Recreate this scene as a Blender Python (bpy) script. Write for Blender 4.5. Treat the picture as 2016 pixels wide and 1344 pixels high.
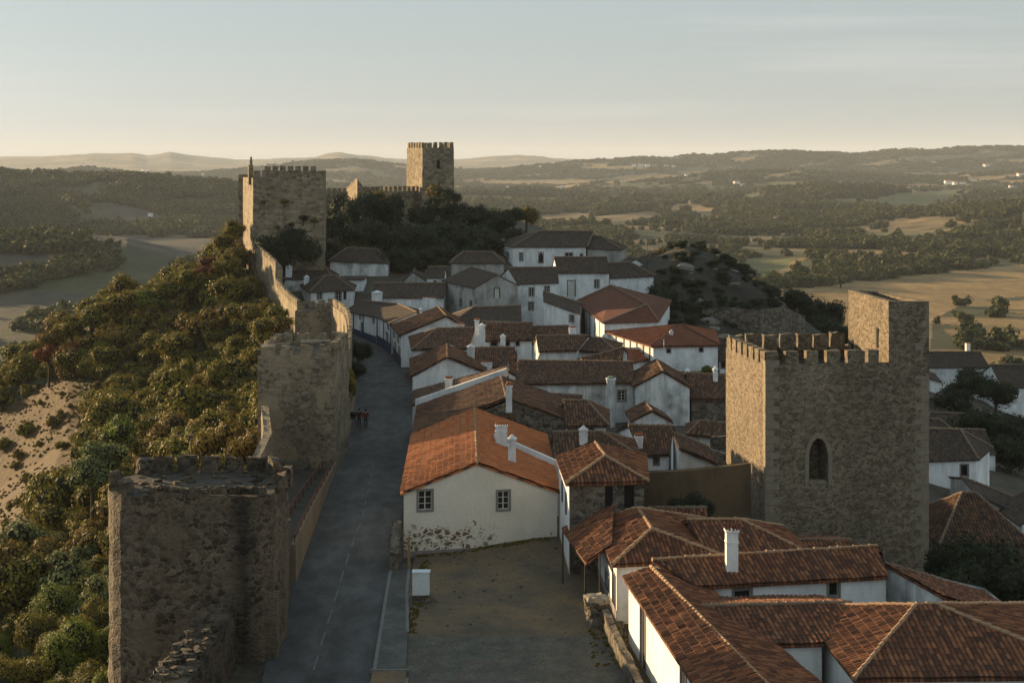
import bpy, bmesh, math, random
import numpy as np
from mathutils import Vector, noise
from mathutils.geometry import tessellate_polygon
R = math.radians
scene = bpy.context.scene
random.seed(7); rng = np.random.default_rng(7)
for o in list(bpy.data.objects): bpy.data.objects.remove(o)
col = scene.collection

# ---------------------------------------------------------------- camera, sky, sun, exposure
FOC, CX, HY, HC = 3000.0, 1008.0, 318.0, 26.0        # lens in photo pixels, horizon row, camera height
cd = bpy.data.cameras.new('camera'); cam = bpy.data.objects.new('camera', cd); col.objects.link(cam)
cam.location = (0, 0, HC); cam.rotation_euler = (R(90), 0, 0)
cd.sensor_width = 36; cd.lens = 36*FOC/2016; cd.shift_y = -(672-HY)/2016
cd.clip_start = 1; cd.clip_end = 60000
scene.camera = cam
SUN_EL, SUN_AZ = 8.0, 40.0        # elevation; direction (-cos az, sin az)
sdir = Vector((-math.cos(R(SUN_AZ))*math.cos(R(SUN_EL)), math.sin(R(SUN_AZ))*math.cos(R(SUN_EL)), math.sin(R(SUN_EL))))
w = bpy.data.worlds.new('World'); scene.world = w; w.use_nodes = True
nt = w.node_tree; nt.nodes.clear()
sky = nt.nodes.new('ShaderNodeTexSky'); sky.sky_type = 'NISHITA'; sky.sun_disc = False
sky.sun_elevation = R(SUN_EL); sky.sun_rotation = math.atan2(sdir.x, sdir.y)
sky.air_density = 1.0; sky.dust_density = 1.0; sky.ozone_density = 1.0
bg = nt.nodes.new('ShaderNodeBackground'); bg.inputs[1].default_value = 0.053
wo = nt.nodes.new('ShaderNodeOutputWorld')
tc = nt.nodes.new('ShaderNodeTexCoord'); mp = nt.nodes.new('ShaderNodeMapping')
mp.inputs['Scale'].default_value = (1.2, 1.2, 22); mp.inputs['Rotation'].default_value = (0, R(5), 0)
nz = nt.nodes.new('ShaderNodeTexNoise'); nz.inputs['Scale'].default_value = 2.2; nz.inputs['Detail'].default_value = 6
rp = nt.nodes.new('ShaderNodeValToRGB'); rp.color_ramp.elements[0].position = .5; rp.color_ramp.elements[0].color = (0,0,0,1)
rp.color_ramp.elements[1].position = .75; rp.color_ramp.elements[1].color = (.3,.3,.3,1)
mx = nt.nodes.new('ShaderNodeMix'); mx.data_type = 'RGBA'; mx.inputs['B'].default_value = (7, 6.6, 6.2, 1)
L = nt.links.new
L(tc.outputs['Generated'], mp.inputs[0]); L(mp.outputs[0], nz.inputs[0]); L(nz.outputs[0], rp.inputs[0]); L(rp.outputs[0], mx.inputs['Factor'])
hs = nt.nodes.new('ShaderNodeHueSaturation'); hs.inputs['Saturation'].default_value = .42
tn = nt.nodes.new('ShaderNodeMix'); tn.data_type = 'RGBA'; tn.blend_type = 'MULTIPLY'; tn.inputs['Factor'].default_value = 1; tn.inputs['B'].default_value = (.84, .99, 1.16, 1)
sx_ = nt.nodes.new('ShaderNodeSeparateXYZ'); L(tc.outputs['Generated'], sx_.inputs[0])
gr = nt.nodes.new('ShaderNodeValToRGB'); gr.color_ramp.elements[0].position = .0; gr.color_ramp.elements[0].color = (3.65, 3.95, 3.9, 1)
gr.color_ramp.elements[1].position = .22; gr.color_ramp.elements[1].color = (3.25, 4.1, 4.35, 1); L(sx_.outputs[2], gr.inputs[0])
bl = nt.nodes.new('ShaderNodeMix'); bl.data_type = 'RGBA'; bl.inputs['Factor'].default_value = .78
L(sky.outputs[0], hs.inputs['Color']); L(hs.outputs[0], tn.inputs['A']); L(tn.outputs['Result'], bl.inputs['A']); L(gr.outputs[0], bl.inputs['B']); L(bl.outputs['Result'], mx.inputs['A']); L(mx.outputs['Result'], bg.inputs[0]); L(bg.outputs[0], wo.inputs[0])
sl = bpy.data.lights.new('sun', 'SUN'); sun = bpy.data.objects.new('sun', sl); col.objects.link(sun)
sl.energy = 5.0; sl.angle = R(.5); sl.color = (1.0, .70, .36)
sun.rotation_euler = sdir.to_track_quat('Z', 'Y').to_euler(); sun.location = (-60, 60, 80)
scene.view_settings.view_transform = 'Standard'; scene.view_settings.look = 'None'
scene.view_settings.exposure = 1.33; scene.view_settings.gamma = 1
HAZE_D = .00005
scene.render.engine = 'CYCLES'
scene.cycles.max_bounces = 6; scene.cycles.diffuse_bounces = 3; scene.cycles.volume_bounces = 0

# ---------------------------------------------------------------- pixel <-> place helpers
def W(px, py, Y): return Vector(((px-CX)*Y/FOC, Y, HC-(py-HY)*Y/FOC))
def G(px, py, z):
    Y = (HC-z)*FOC/(py-HY); return Vector(((px-CX)*Y/FOC, Y, z))
def V(x, y, z): return Vector((x, y, z))
def ray_plane(px, py, p, n):
    d = Vector(((px-CX)/FOC, 1, -(py-HY)/FOC)); o = Vector((0, 0, HC))
    return o + d*((p-o).dot(n)/d.dot(n))
def sm(a, b, x): t = np.clip((x-a)/(b-a), 0, 1); return t*t*(3-2*t)

# ---------------------------------------------------------------- object helpers
def tag(o, label, cat, group=None, kind=None):
    if label: o['label'] = label
    if cat: o['category'] = cat
    if group: o['group'] = group
    if kind: o['kind'] = kind
    return o
def empty(name, loc, label, cat, group=None):
    o = bpy.data.objects.new(name, None); col.objects.link(o); o.location = loc; o.empty_display_size = .5
    return tag(o, label, cat, group)
def link(name, me, parent=None, label=None):
    o = bpy.data.objects.new(name, me); col.objects.link(o)
    if parent:
        o.parent = parent
        q = parent; off = Vector((0, 0, 0))
        while q: off += q.location; q = q.parent
        o.location = -off
    if label: o['label'] = label
    return o
class MB:
    """collects faces in world coordinates; build() makes ONE mesh object"""
    def __init__(s): s.v = []; s.f = []; s.mi = []; s.uv = {}; s.mats = []
    def m(s, mat):
        if mat not in s.mats: s.mats.append(mat)
        return s.mats.index(mat)
    def poly(s, pts, mat, uv=None):
        b = len(s.v); s.v += [tuple(p) for p in pts]; s.f.append(tuple(range(b, b+len(pts)))); s.mi.append(s.m(mat))
        if uv: s.uv[len(s.f)-1] = uv
    def mesh(s, vs, fs, mat, uvs=None):
        b = len(s.v); k = s.m(mat); s.v += [tuple(p) for p in vs]
        for f in fs:
            s.f.append(tuple(b+i for i in f)); s.mi.append(k)
            if uvs is not None: s.uv[len(s.f)-1] = [tuple(uvs[i]) for i in f]
    def prism(s, top, bot, mat, cap=True):
        n = len(top)
        vs = list(top)+list(bot); fs = [(i, n+i, n+(i+1) % n, (i+1) % n) for i in range(n)]
        if cap: fs += [tuple(range(n)), tuple(range(2*n-1, n-1, -1))]
        s.mesh(vs, fs, mat)
    def box(s, c, sx, sy, sz, mat, rot=0, jit=0):
        ca, sa = math.cos(rot), math.sin(rot); vs = []
        for z in (0, sz):
            for x, y in ((-sx/2, -sy/2), (sx/2, -sy/2), (sx/2, sy/2), (-sx/2, sy/2)):
                vs.append((c[0]+x*ca-y*sa+random.uniform(-jit, jit), c[1]+x*sa+y*ca+random.uniform(-jit, jit), c[2]+z+(random.uniform(-jit, jit) if z else 0)))
        s.mesh(vs, [(3,2,1,0), (4,5,6,7), (0,1,5,4), (1,2,6,5), (2,3,7,6), (3,0,4,7)], mat)
    def tube(s, p, q, r, mat, n=8, r2=None, caps=True):
        p, q = Vector(p), Vector(q); d = (q-p).normalized(); r2 = r if r2 is None else r2
        a = d.orthogonal().normalized(); b = d.cross(a); vs = []
        for c, rr in ((p, r), (q, r2)):
            for i in range(n):
                t = 2*math.pi*i/n; vs.append(c+(a*math.cos(t)+b*math.sin(t))*rr)
        fs = [(i, (i+1) % n, n+(i+1) % n, n+i) for i in range(n)]
        if caps: fs += [tuple(range(n-1, -1, -1)), tuple(range(n, 2*n))]
        s.mesh(vs, fs, mat)
    def build(s, name, parent=None, label=None, smooth=False):
        me = bpy.data.meshes.new(name); me.from_pydata(s.v, [], s.f)
        for m in s.mats: me.materials.append(m)
        me.polygons.foreach_set('material_index', s.mi)
        if s.uv:
            l = me.uv_layers.new(name='UVMap'); arr = np.zeros((len(me.loops), 2), 'f')
            i = 0
            for k, f in enumerate(s.f):
                u = s.uv.get(k)
                if u: arr[i:i+len(f)] = u
                i += len(f)
            l.data.foreach_set('uv', arr.ravel())
        if smooth: me.polygons.foreach_set('use_smooth', [True]*len(s.f))
        me.update()
        return link(name, me, parent, label)

# ---------------------------------------------------------------- materials
class NT:
    def __init__(s, name):
        s.mat = bpy.data.materials.new(name); s.mat.use_nodes = True; s.t = s.mat.node_tree
        s.b = s.t.nodes['Principled BSDF']; s.b.inputs['Roughness'].default_value = .9
        s.b.inputs['Specular IOR Level'].default_value = .2
    def n(s, typ, **kw):
        nd = s.t.nodes.new('ShaderNode'+typ)
        for k, v in kw.items():
            if k in nd.inputs: nd.inputs[k].default_value = v
            else: setattr(nd, k, v)
        return nd
    def l(s, a, b): s.t.links.new(a, b)
    def pos(s, sc=(1,1,1)):
        g = s.n('NewGeometry'); m = s.n('Mapping'); m.inputs['Scale'].default_value = sc; s.l(g.outputs['Position'], m.inputs[0]); return m.outputs[0]
    def noise(s, vec, scale, detail=5, rough=.6):
        x = s.n('TexNoise'); x.inputs['Scale'].default_value = scale; x.inputs['Detail'].default_value = detail; x.inputs['Roughness'].default_value = rough
        s.l(vec, x.inputs[0]); return x.outputs[0]
    def ramp(s, fac, *st):
        r = s.n('ValToRGB'); e = r.color_ramp.elements
        while len(e) > len(st): e.remove(e[-1])
        while len(e) < len(st): e.new(.5)
        for k, (p, c) in enumerate(st):
            e[k].position = p; c = (c, c, c) if not isinstance(c, tuple) else c; e[k].color = (*c, 1)
        s.l(fac, r.inputs[0]); return r.outputs[0]
    def mix(s, fac, a, b, mode='MIX'):
        m = s.n('Mix', data_type='RGBA', blend_type=mode)
        for v, k in ((fac, 'Factor'), (a, 'A'), (b, 'B')):
            i = [q for q in m.inputs if q.name == k and (q.type == 'VALUE' if k == 'Factor' else q.type == 'RGBA')][0]
            if isinstance(v, (int, float)): i.default_value = v
            elif isinstance(v, tuple): i.default_value = (*v, 1)
            else: s.l(v, i)
        return m.outputs['Result']
    def math(s, op, a, b=None, c=None):
        m = s.n('Math', operation=op)
        for v, i in ((a, 0), (b, 1), (c, 2)):
            if v is None: continue
            if isinstance(v, (int, float)): m.inputs[i].default_value = v
            else: s.l(v, m.inputs[i])
        return m.outputs[0]
    def bump(s, h, st=.5, dist=.05):
        b = s.n('Bump'); b.inputs['Strength'].default_value = st; b.inputs['Distance'].default_value = dist
        s.l(h, b.inputs['Height']); s.l(b.outputs[0], s.b.inputs['Normal'])
    def out(s, c): s.l(c, s.b.inputs['Base Color']); return s.mat

def stone(name, dark, mid, light, mort, scale=2.2, flat=1.7, bumpd=.06, patch=None, stain=None, course=False):
    n = NT(name); p = n.pos((1, 1, flat))
    wv = n.n('TexNoise'); wv.inputs['Scale'].default_value = 2.6; wv.inputs['Detail'].default_value = 4; n.l(p, wv.inputs[0])
    pv = n.n('VectorMath', operation='MULTIPLY_ADD'); n.l(wv.outputs['Color'], pv.inputs[0]); pv.inputs[1].default_value = (.55,.55,.55); n.l(p, pv.inputs[2])
    v = n.n('TexVoronoi', feature='F1'); v.inputs['Scale'].default_value = scale; n.l(pv.outputs[0], v.inputs['Vector'])
    e = n.n('TexVoronoi', feature='DISTANCE_TO_EDGE'); e.inputs['Scale'].default_value = scale; n.l(pv.outputs[0], e.inputs['Vector'])
    sp = n.n('SeparateColor'); n.l(v.outputs['Color'], sp.inputs[0])
    c = n.ramp(sp.outputs[0], (0, dark), (.5, mid), (1, light))
    mo = n.ramp(e.outputs['Distance'], (.0, 1.0), (.10, 0.0))
    mask = n.noise(n.pos(), .35, 4); mk = n.ramp(mask, (.4, .15), (.62, .95))
    c = n.mix(n.math('MULTIPLY', mo, mk), c, mort)
    fine = n.noise(n.pos(), 9, 6, .7); c = n.mix(.55, c, n.ramp(fine, (.25, .35), (.75, 1.5)), 'MULTIPLY')
    big = n.noise(n.pos((1, 1, .45)), .28, 5, .65); c = n.mix(.5, c, n.ramp(big, (.3, .55), (.7, 1.35)), 'MULTIPLY')
    if patch:   # mortar / render patches that hide the stones
        pm = n.ramp(n.noise(n.pos((1, 1, .8)), .42, 6, .6), (.5, 0.0), (.6, .85)); c = n.mix(pm, c, n.mix(.5, patch, n.ramp(fine, (.2, .5), (.8, 1.4)), 'MULTIPLY'))
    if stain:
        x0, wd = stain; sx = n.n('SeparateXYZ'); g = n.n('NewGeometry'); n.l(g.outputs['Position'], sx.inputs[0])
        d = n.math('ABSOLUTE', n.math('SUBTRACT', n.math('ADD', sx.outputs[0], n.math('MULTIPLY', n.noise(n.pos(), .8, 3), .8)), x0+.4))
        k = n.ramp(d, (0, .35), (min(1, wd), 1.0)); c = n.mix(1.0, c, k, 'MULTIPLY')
    h = n.math('ADD', n.math('MULTIPLY', e.outputs['Distance'], 1.6), n.math('MULTIPLY', fine, .6))
    n.bump(h, .9, bumpd)
    return n.out(c)

def plaster(name, base, dirt, amt=.5, expose=None, zmax=None, streak=1.0):
    n = NT(name); n1 = n.noise(n.pos((1, 1, .22)), 1.1, 6, .7); n2 = n.noise(n.pos(), .35, 5, .6); n3 = n.noise(n.pos(), 7, 6, .7)
    c = n.mix(n.math('MULTIPLY', n.ramp(n1, (.45, 0.0), (.75, 1.0)), amt*streak), base, dirt)
    c = n.mix(n.math('MULTIPLY', n.ramp(n2, (.48, 0.0), (.7, 1.0)), amt), c, dirt)
    c = n.mix(.35, c, n.ramp(n3, (.3, .7), (.7, 1.15)), 'MULTIPLY')
    h = n.math('MULTIPLY', n3, .5)
    if expose:
        v = n.n('TexVoronoi', feature='DISTANCE_TO_EDGE'); v.inputs['Scale'].default_value = 2.0
        wv = n.n('TexNoise'); wv.inputs['Scale'].default_value = 2.2; pp = n.pos((1, 1, 1.7)); n.l(pp, wv.inputs[0])
        pv = n.n('VectorMath', operation='MULTIPLY_ADD'); n.l(wv.outputs['Color'], pv.inputs[0]); pv.inputs[1].default_value = (.45,.45,.45); n.l(pp, pv.inputs[2]); n.l(pv.outputs[0], v.inputs['Vector'])
        st = n.ramp(v.outputs['Distance'], (.05, 0.0), (.13, 1.0))
        m = n.noise(n.pos(), 1.6, 6, .75); m = n.math('ADD', m, n.math('MULTIPLY', n.noise(n.pos(), .3, 3), .55))
        sx = n.n('SeparateXYZ'); g = n.n('NewGeometry'); n.l(g.outputs['Position'], sx.inputs[0])
        fall = n.math('MULTIPLY', n.math('SUBTRACT', sx.outputs[2], zmax-1.0), .20)
        fall = n.math('MAXIMUM', fall, -.05)
        fall = n.math('ADD', fall, n.math('MULTIPLY', n.math('MAXIMUM', n.math('ADD', sx.outputs[0], 3.0), 0), .028))
        mk = n.ramp(n.math('SUBTRACT', m, fall), (.76, 0.0), (.84, 1.0))
        mk = n.math('MULTIPLY', mk, st); c = n.mix(mk, c, n.mix(.6, expose, n.ramp(n3, (.2, .4), (.8, 1.5)), 'MULTIPLY'))
        h = n.math('SUBTRACT', h, n.math('MULTIPLY', mk, .8))
    n.bump(h, .5, .04)
    return n.out(c)

def tiles(name, c0, c1, c2, lichen=.3, rib=.24, course=.42, flat=False):
    n = NT(name); uv = n.n('UVMap'); s = n.n('SeparateXYZ'); n.l(uv.outputs[0], s.inputs[0])
    u = n.math('DIVIDE', s.outputs[0], rib); v = n.math('DIVIDE', s.outputs[1], course)
    cb = n.n('CombineXYZ'); n.l(n.math('FLOOR', u), cb.inputs[0]); n.l(n.math('FLOOR', v), cb.inputs[1])
    wn = n.n('TexWhiteNoise', noise_dimensions='2D'); n.l(cb.outputs[0], wn.inputs['Vector'])
    c = n.ramp(wn.outputs['Value'], (0, c0), (.5, c1), (1, c2))
    big = n.noise(n.pos(), .5, 6, .7); c = n.mix(n.math('MULTIPLY', n.ramp(big, (.45, 0.0), (.7, 1.0)), lichen), c, (.045, .042, .034))
    l2 = n.noise(n.pos(), 2.6, 6, .7); c = n.mix(n.math('MULTIPLY', n.ramp(l2, (.55, 0.0), (.7, 1.0)), lichen), c, (.24, .21, .15))
    f = n.noise(n.pos(), 14, 4, .7); c = n.mix(.4, c, n.ramp(f, (.3, .6), (.7, 1.3)), 'MULTIPLY')
    fr = n.math('FRACT', u); tri = n.math('ABSOLUTE', n.math('SUBTRACT', fr, .5))     # .5 in the channel, 0 on the crown
    c = n.mix(n.math('MULTIPLY', n.ramp(tri, (.2, 0.0), (.42, 1.0)), .8), c, (.03, .025, .02))
    if flat:
        hgt = n.math('ADD', n.math('MULTIPLY', n.math('SUBTRACT', .5, tri), 1.0), n.math('MULTIPLY', n.math('FRACT', v), -.3))
        n.bump(hgt, .9, .09)
    else: n.bump(f, .3, .02)
    return n.out(c)

def plain(name, c, var=.25, sc=3, rough=.85, bump=.2):
    n = NT(name); f = n.noise(n.pos(), sc, 6, .7)
    n.b.inputs['Roughness'].default_value = rough; n.bump(f, bump, .03)
    return n.out(n.mix(1.0, c, n.ramp(f, (.25, 1-var), (.75, 1+var)), 'MULTIPLY'))

M = {}
M['tower'] = stone('tower_stone', (.085,.066,.046), (.155,.122,.086), (.25,.20,.145), (.22,.175,.125), 4.2, 1.5, .05)
M['tower_dark'] = stone('curtain_stone', (.10,.078,.055), (.185,.148,.105), (.27,.225,.165), (.26,.21,.145), 3.3, 1.4, .07, patch=(.30,.24,.16))
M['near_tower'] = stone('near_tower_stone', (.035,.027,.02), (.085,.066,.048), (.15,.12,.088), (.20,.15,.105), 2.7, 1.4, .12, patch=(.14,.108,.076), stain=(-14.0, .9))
M['rubble'] = stone('rubble_stone', (.06,.05,.04), (.12,.10,.08), (.22,.19,.15), (.20,.17,.13), 2.6, 1.2, .12)
M['quoin'] = plain('quoin_stone', (.30,.26,.20), .3, 2.5)
M['granite'] = plain('window_stone', (.20,.19,.175), .3, 8)
M['mud'] = plaster('earth_render', (.13,.085,.048), (.06,.045,.03), .8)
M['tan_wall'] = plaster('tan_render', (.21,.16,.105), (.11,.085,.06), .7)
M['tower_trim'] = plain('tower_trim_stone', (.21,.175,.13), .3, 2.5)
M['white'] = plaster('lime_plaster', (.80,.81,.82), (.24,.24,.235), .55)
M['white_clean'] = plaster('fresh_lime_plaster', (.82,.82,.81), (.40,.39,.37), .45)
M['white_dirty'] = plaster('weathered_plaster', (.70,.71,.71), (.17,.17,.165), .95)
M['grey_wall'] = plaster('grey_stained_plaster', (.40,.40,.385), (.14,.14,.13), .9)
M['cream'] = plaster('cream_plaster_peeling', (.70,.655,.57), (.50,.45,.37), .4, expose=(.16,.105,.062), zmax=2.6, streak=.6)
M['plinth'] = plain('plinth_render', (.24,.20,.20), .25, 4)
M['tile_old'] = tiles('old_roof_tiles', (.05,.026,.017), (.10,.046,.027), (.20,.095,.052), .4)
M['tile_old_flat'] = tiles('old_roof_tiles_far', (.035,.024,.019), (.06,.038,.028), (.11,.07,.05), .45, flat=True)
M['tile_near'] = tiles('weathered_red_tiles', (.075,.028,.015), (.16,.056,.027), (.30,.115,.05), .22)
M['tile_red'] = tiles('red_roof_tiles', (.14,.045,.025), (.21,.068,.035), (.29,.10,.05), .15)
M['tile_red_flat'] = tiles('red_roof_tiles_far', (.12,.038,.024), (.17,.052,.03), (.22,.07,.04), .25, flat=True)
M['tile_orange'] = tiles('orange_roof_tiles', (.32,.10,.04), (.40,.135,.05), (.48,.175,.07), .06)
M['ridge'] = plain('ridge_mortar_tiles', (.33,.21,.125), .4, 5)
M['ridge_old'] = plain('old_ridge_tiles', (.19,.14,.10), .35, 5)
M['glass'] = plain('window_glass', (.02,.022,.025), .2, 1, .15, 0)
M['sash'] = plain('white_sash_paint', (.58,.57,.52), .08, 6, .5)
M['wood'] = plain('brown_wood', (.07,.038,.022), .3, 6, .7)
M['greywood'] = plain('grey_weathered_wood', (.10,.09,.08), .3, 6, .8)
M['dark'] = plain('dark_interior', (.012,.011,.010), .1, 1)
M['blue'] = plain('blue_painted_band', (.035,.05,.11), .25, 3)
M['ochre'] = plain('ochre_painted_band', (.28,.19,.07), .25, 3)
M['brownband'] = plain('brown_painted_band', (.12,.085,.04), .25, 3)
M['greenpaint'] = plain('dull_green_lid', (.16,.20,.14), .2, 4)
M['metal'] = plain('dark_iron', (.03,.03,.032), .2, 5, .5)
M['rust'] = plain('rusty_iron', (.09,.035,.02), .4, 5, .8)
M['zinc'] = plain('pale_box_metal', (.55,.60,.64), .12, 4, .5)
M['pot'] = plain('terracotta_pot', (.30,.11,.055), .35, 6)
M['concrete'] = plain('concrete_kerb', (.15,.15,.145), .25, 4)
M['paint_line'] = plain('worn_road_paint', (.13,.13,.128), .5, 3)
# ---------------------------------------------------------------- roofs
def roof_plane(mb, poly, mat, rib=.24, course=.42, amp=.055, geo=True, sag=.09, thick=.14):
    """poly: eave0, eave1, then the upper corners. Ribbed tiled sheet over a thin slab."""
    P = [Vector(p) for p in poly]; e = P[1]-P[0]
    ud = Vector((e.x, e.y, 0)).normalized()
    nn = Vector((0, 0, 0))
    for i in range(len(P)):
        a, b = P[i], P[(i+1) % len(P)]; nn += a.cross(b)
    nn.normalize()
    if nn.z < 0: nn = -nn
    ud = (e - nn*e.dot(nn)).normalized(); vd = nn.cross(ud).normalized()
    if vd.z < 0: vd = -vd
    o = P[0]; q = [((p-o).dot(ud), (p-o).dot(vd), (p-o).dot(nn)) for p in P]
    bot = [p-Vector((0, 0, thick)) for p in P]
    uo = random.randint(0, 900)*rib
    mb.mesh(P+bot, [tuple(range(len(P)))]+[(i, (i+1) % len(P), len(P)+(i+1) % len(P), len(P)+i) for i in range(len(P))]+[tuple(range(2*len(P)-1, len(P)-1, -1))], mat, [(a+uo, b) for a, b, c in q]*2)
    if not geo: return
    A = np.array([[1, a, b, a*b] if len(q) == 4 else [1, a, b] for a, b, c in q]); cc = np.array([c for a, b, c in q])
    co = np.linalg.lstsq(A, cc, rcond=None)[0]
    us = [a for a, b, c in q]; u0, u1 = min(us), max(us); per = 4
    nu = max(4, int((u1-u0)/rib*per)); U = np.linspace(u0+.002, u1-.002, nu+1)
    lo = np.full(nu+1, 1e9); hi = np.full(nu+1, -1e9)
    for i in range(len(q)):
        (a0, b0, _), (a1, b1, _) = q[i], q[(i+1) % len(q)]
        if abs(a1-a0) < 1e-6: continue
        t = (U-a0)/(a1-a0); ok = (t >= -1e-6) & (t <= 1+1e-6); b = b0+(b1-b0)*t
        lo = np.where(ok, np.minimum(lo, b), lo); hi = np.where(ok, np.maximum(hi, b), hi)
    bad = hi < lo; lo[bad] = 0; hi[bad] = 0
    v1 = hi.max(); v0 = lo.min(); k0 = math.floor(v0/course); k1 = math.ceil(v1/course)
    rows = []
    for k in range(k0, k1+1): rows += [(k*course+.001, 1.0), ((k+1)*course-.012, 0.0)]
    VV = np.array([r[0] for r in rows]); ST = np.array([r[1] for r in rows])
    vg = np.clip(VV[:, None], lo[None, :], hi[None, :]); ug = np.repeat(U[None, :], len(rows), 0)
    ph = (U % rib)/rib if True else U
    prof = (0.5+0.5*np.cos(2*np.pi*(ph-.5)))
    w_ = co[0]+co[1]*ug+co[2]*vg+(co[3]*ug*vg if len(co) == 4 else 0)
    jit = rng.normal(0, .006, (len(rows), nu+1))
    sg = sag*np.sin(ug*.9+u0)*np.cos(vg*1.1)
    hgt = .03+amp*prof[None, :]+.022*ST[:, None]+jit+np.abs(sg)*.6
    nv = np.array(nn); X = np.array(o)[None, None, :]+ug[..., None]*np.array(ud)+vg[..., None]*np.array(vd)+(w_+hgt)[..., None]*nv
    nr, ncol = ug.shape; idx = np.arange(nr*ncol).reshape(nr, ncol)
    keep = (vg[1:, :-1]-vg[:-1, :-1]+vg[1:, 1:]-vg[:-1, 1:]) > 1e-5
    F4 = np.stack([idx[:-1, :-1], idx[:-1, 1:], idx[1:, 1:], idx[1:, :-1]], -1)[keep]
    base = len(mb.v); mb.v += [tuple(x) for x in X.reshape(-1, 3)]
    k = mb.m(mat); UVg = np.stack([ug+uo, vg], -1).reshape(-1, 2).tolist()
    for f in F4.tolist():
        mb.f.append(tuple(base+i for i in f)); mb.mi.append(k); mb.uv[len(mb.f)-1] = [UVg[i] for i in f]

def cap_line(mb, a, b, mat, r=.12):
    a, b = Vector(a), Vector(b); n = max(1, int((b-a).length/.45)); d = (b-a)/n
    for i in range(n):
        mb.tube(a+d*i+Vector((0, 0, .03+random.uniform(-.03, .03))), a+d*(i+1.12)+Vector((0, random.uniform(-.03, .03), random.uniform(-.02, .01))), r*1.1, mat, 7, r*.9)

def offset_quad(Q, offs):
    """offs per edge i (Qi->Qi+1) outward distance"""
    out = []; n = len(Q)
    for i in range(n):
        p, c, q = Q[i-1], Q[i], Q[(i+1) % n]
        d1 = Vector((c.x-p.x, c.y-p.y)).normalized(); d2 = Vector((q.x-c.x, q.y-c.y)).normalized()
        n1 = Vector((d1.y, -d1.x))*offs[i-1]; n2 = Vector((d2.y, -d2.x))*offs[i]
        den = d1.x*d2.y-d1.y*d2.x
        if abs(den) < .05: out.append(Vector((c.x+n1.x, c.y+n1.y, c.z))); continue
        a = Vector((c.x, c.y))+n1; b = Vector((c.x, c.y))+n2; t = ((b.x-a.x)*d2.y-(b.y-a.y)*d2.x)/den
        out.append(Vector((a.x+d1.x*t, a.y+d1.y*t, c.z)))
    return out

# ---------------------------------------------------------------- openings
def opening(parent, kind, o, sd, nd, s0, s1, z0, z1, depth, arch=0):
    """o: wall origin on the ground line (xy), sd along, nd outward"""
    def P(s, n, z): return (o.x+sd.x*s+nd.x*n, o.y+sd.y*s+nd.y*n, z)
    def bx(mb, a0, a1, c0, c1, n0, n1, mat):
        vs = [P(a0, n0, c0), P(a1, n0, c0), P(a1, n1, c0), P(a0, n1, c0), P(a0, n0, c1), P(a1, n0, c1), P(a1, n1, c1), P(a0, n1, c1)]
        mb.mesh(vs, [(3,2,1,0), (4,5,6,7), (0,1,5,4), (1,2,6,5), (2,3,7,6), (3,0,4,7)], mat)
    name = 'door' if 'door' in kind else 'window'
    mat = {'sash': M['glass'], 'dark': M['dark'], 'hole': M['dark'], 'door': M['wood'], 'greydoor': M['greywood'], 'board': M['greywood'], 'whitedoor': M['sash']}[kind]
    a = MB(); bx(a, s0+.003, s1-.003, z0+.003, z1-.003, -depth+.01, -depth+.04, mat)
    if 'door' in kind:
        nb = max(2, int((s1-s0)/.25))
        for i in range(nb): bx(a, s0+(s1-s0)*i/nb+.015, s0+(s1-s0)*(i+1)/nb-.015, z0+.01, z1-.02, -depth+.042, -depth+.06, mat)
    ob = a.build(name, parent)
    if kind == 'hole': return ob
    wd = .14 if (s1-s0) > .5 else .09
    fr = MB(); fm = M['granite'] if kind in ('sash', 'dark', 'door', 'board') else M['greywood']
    bx(fr, s0-wd, s0, z0-(0 if name == 'door' else wd), z1+wd, -.06, .035, fm); bx(fr, s1, s1+wd, z0-(0 if name == 'door' else wd), z1+wd, -.06, .035, fm)
    bx(fr, s0+.001, s1-.001, z1, z1+wd, -.06, .033, fm)
    if name == 'window': bx(fr, s0+.001, s1-.001, z0-wd, z0, -.06, .045, fm)
    fr.build('frame', ob)
    if kind in ('sash', 'whitedoor'):
        sh = MB(); t = .042; m = (s0+s1)/2; W_ = M['sash']; n0, n1 = -depth+.045, -depth+.09
        bx(sh, s0+.004, s0+t, z0+.004, z1-.004, n0, n1, W_); bx(sh, s1-t, s1-.004, z0+.004, z1-.004, n0, n1, W_); bx(sh, m-t*.8, m+t*.8, z0+.004, z1-.004, n0, n1+.003, W_)
        bx(sh, s0+t, s1-t, z0+.004, z0+t, n0, n1-.003, W_); bx(sh, s0+t, s1-t, z1-t, z1-.004, n0, n1-.003, W_)
        for k in (1, 2):
            zz = z0+(z1-z0)*k/3; bx(sh, s0+t, s1-t, zz-t*.4, zz+t*.4, n0, n1-.006, W_)
        sh.build('sash', ob)
    return ob

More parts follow.
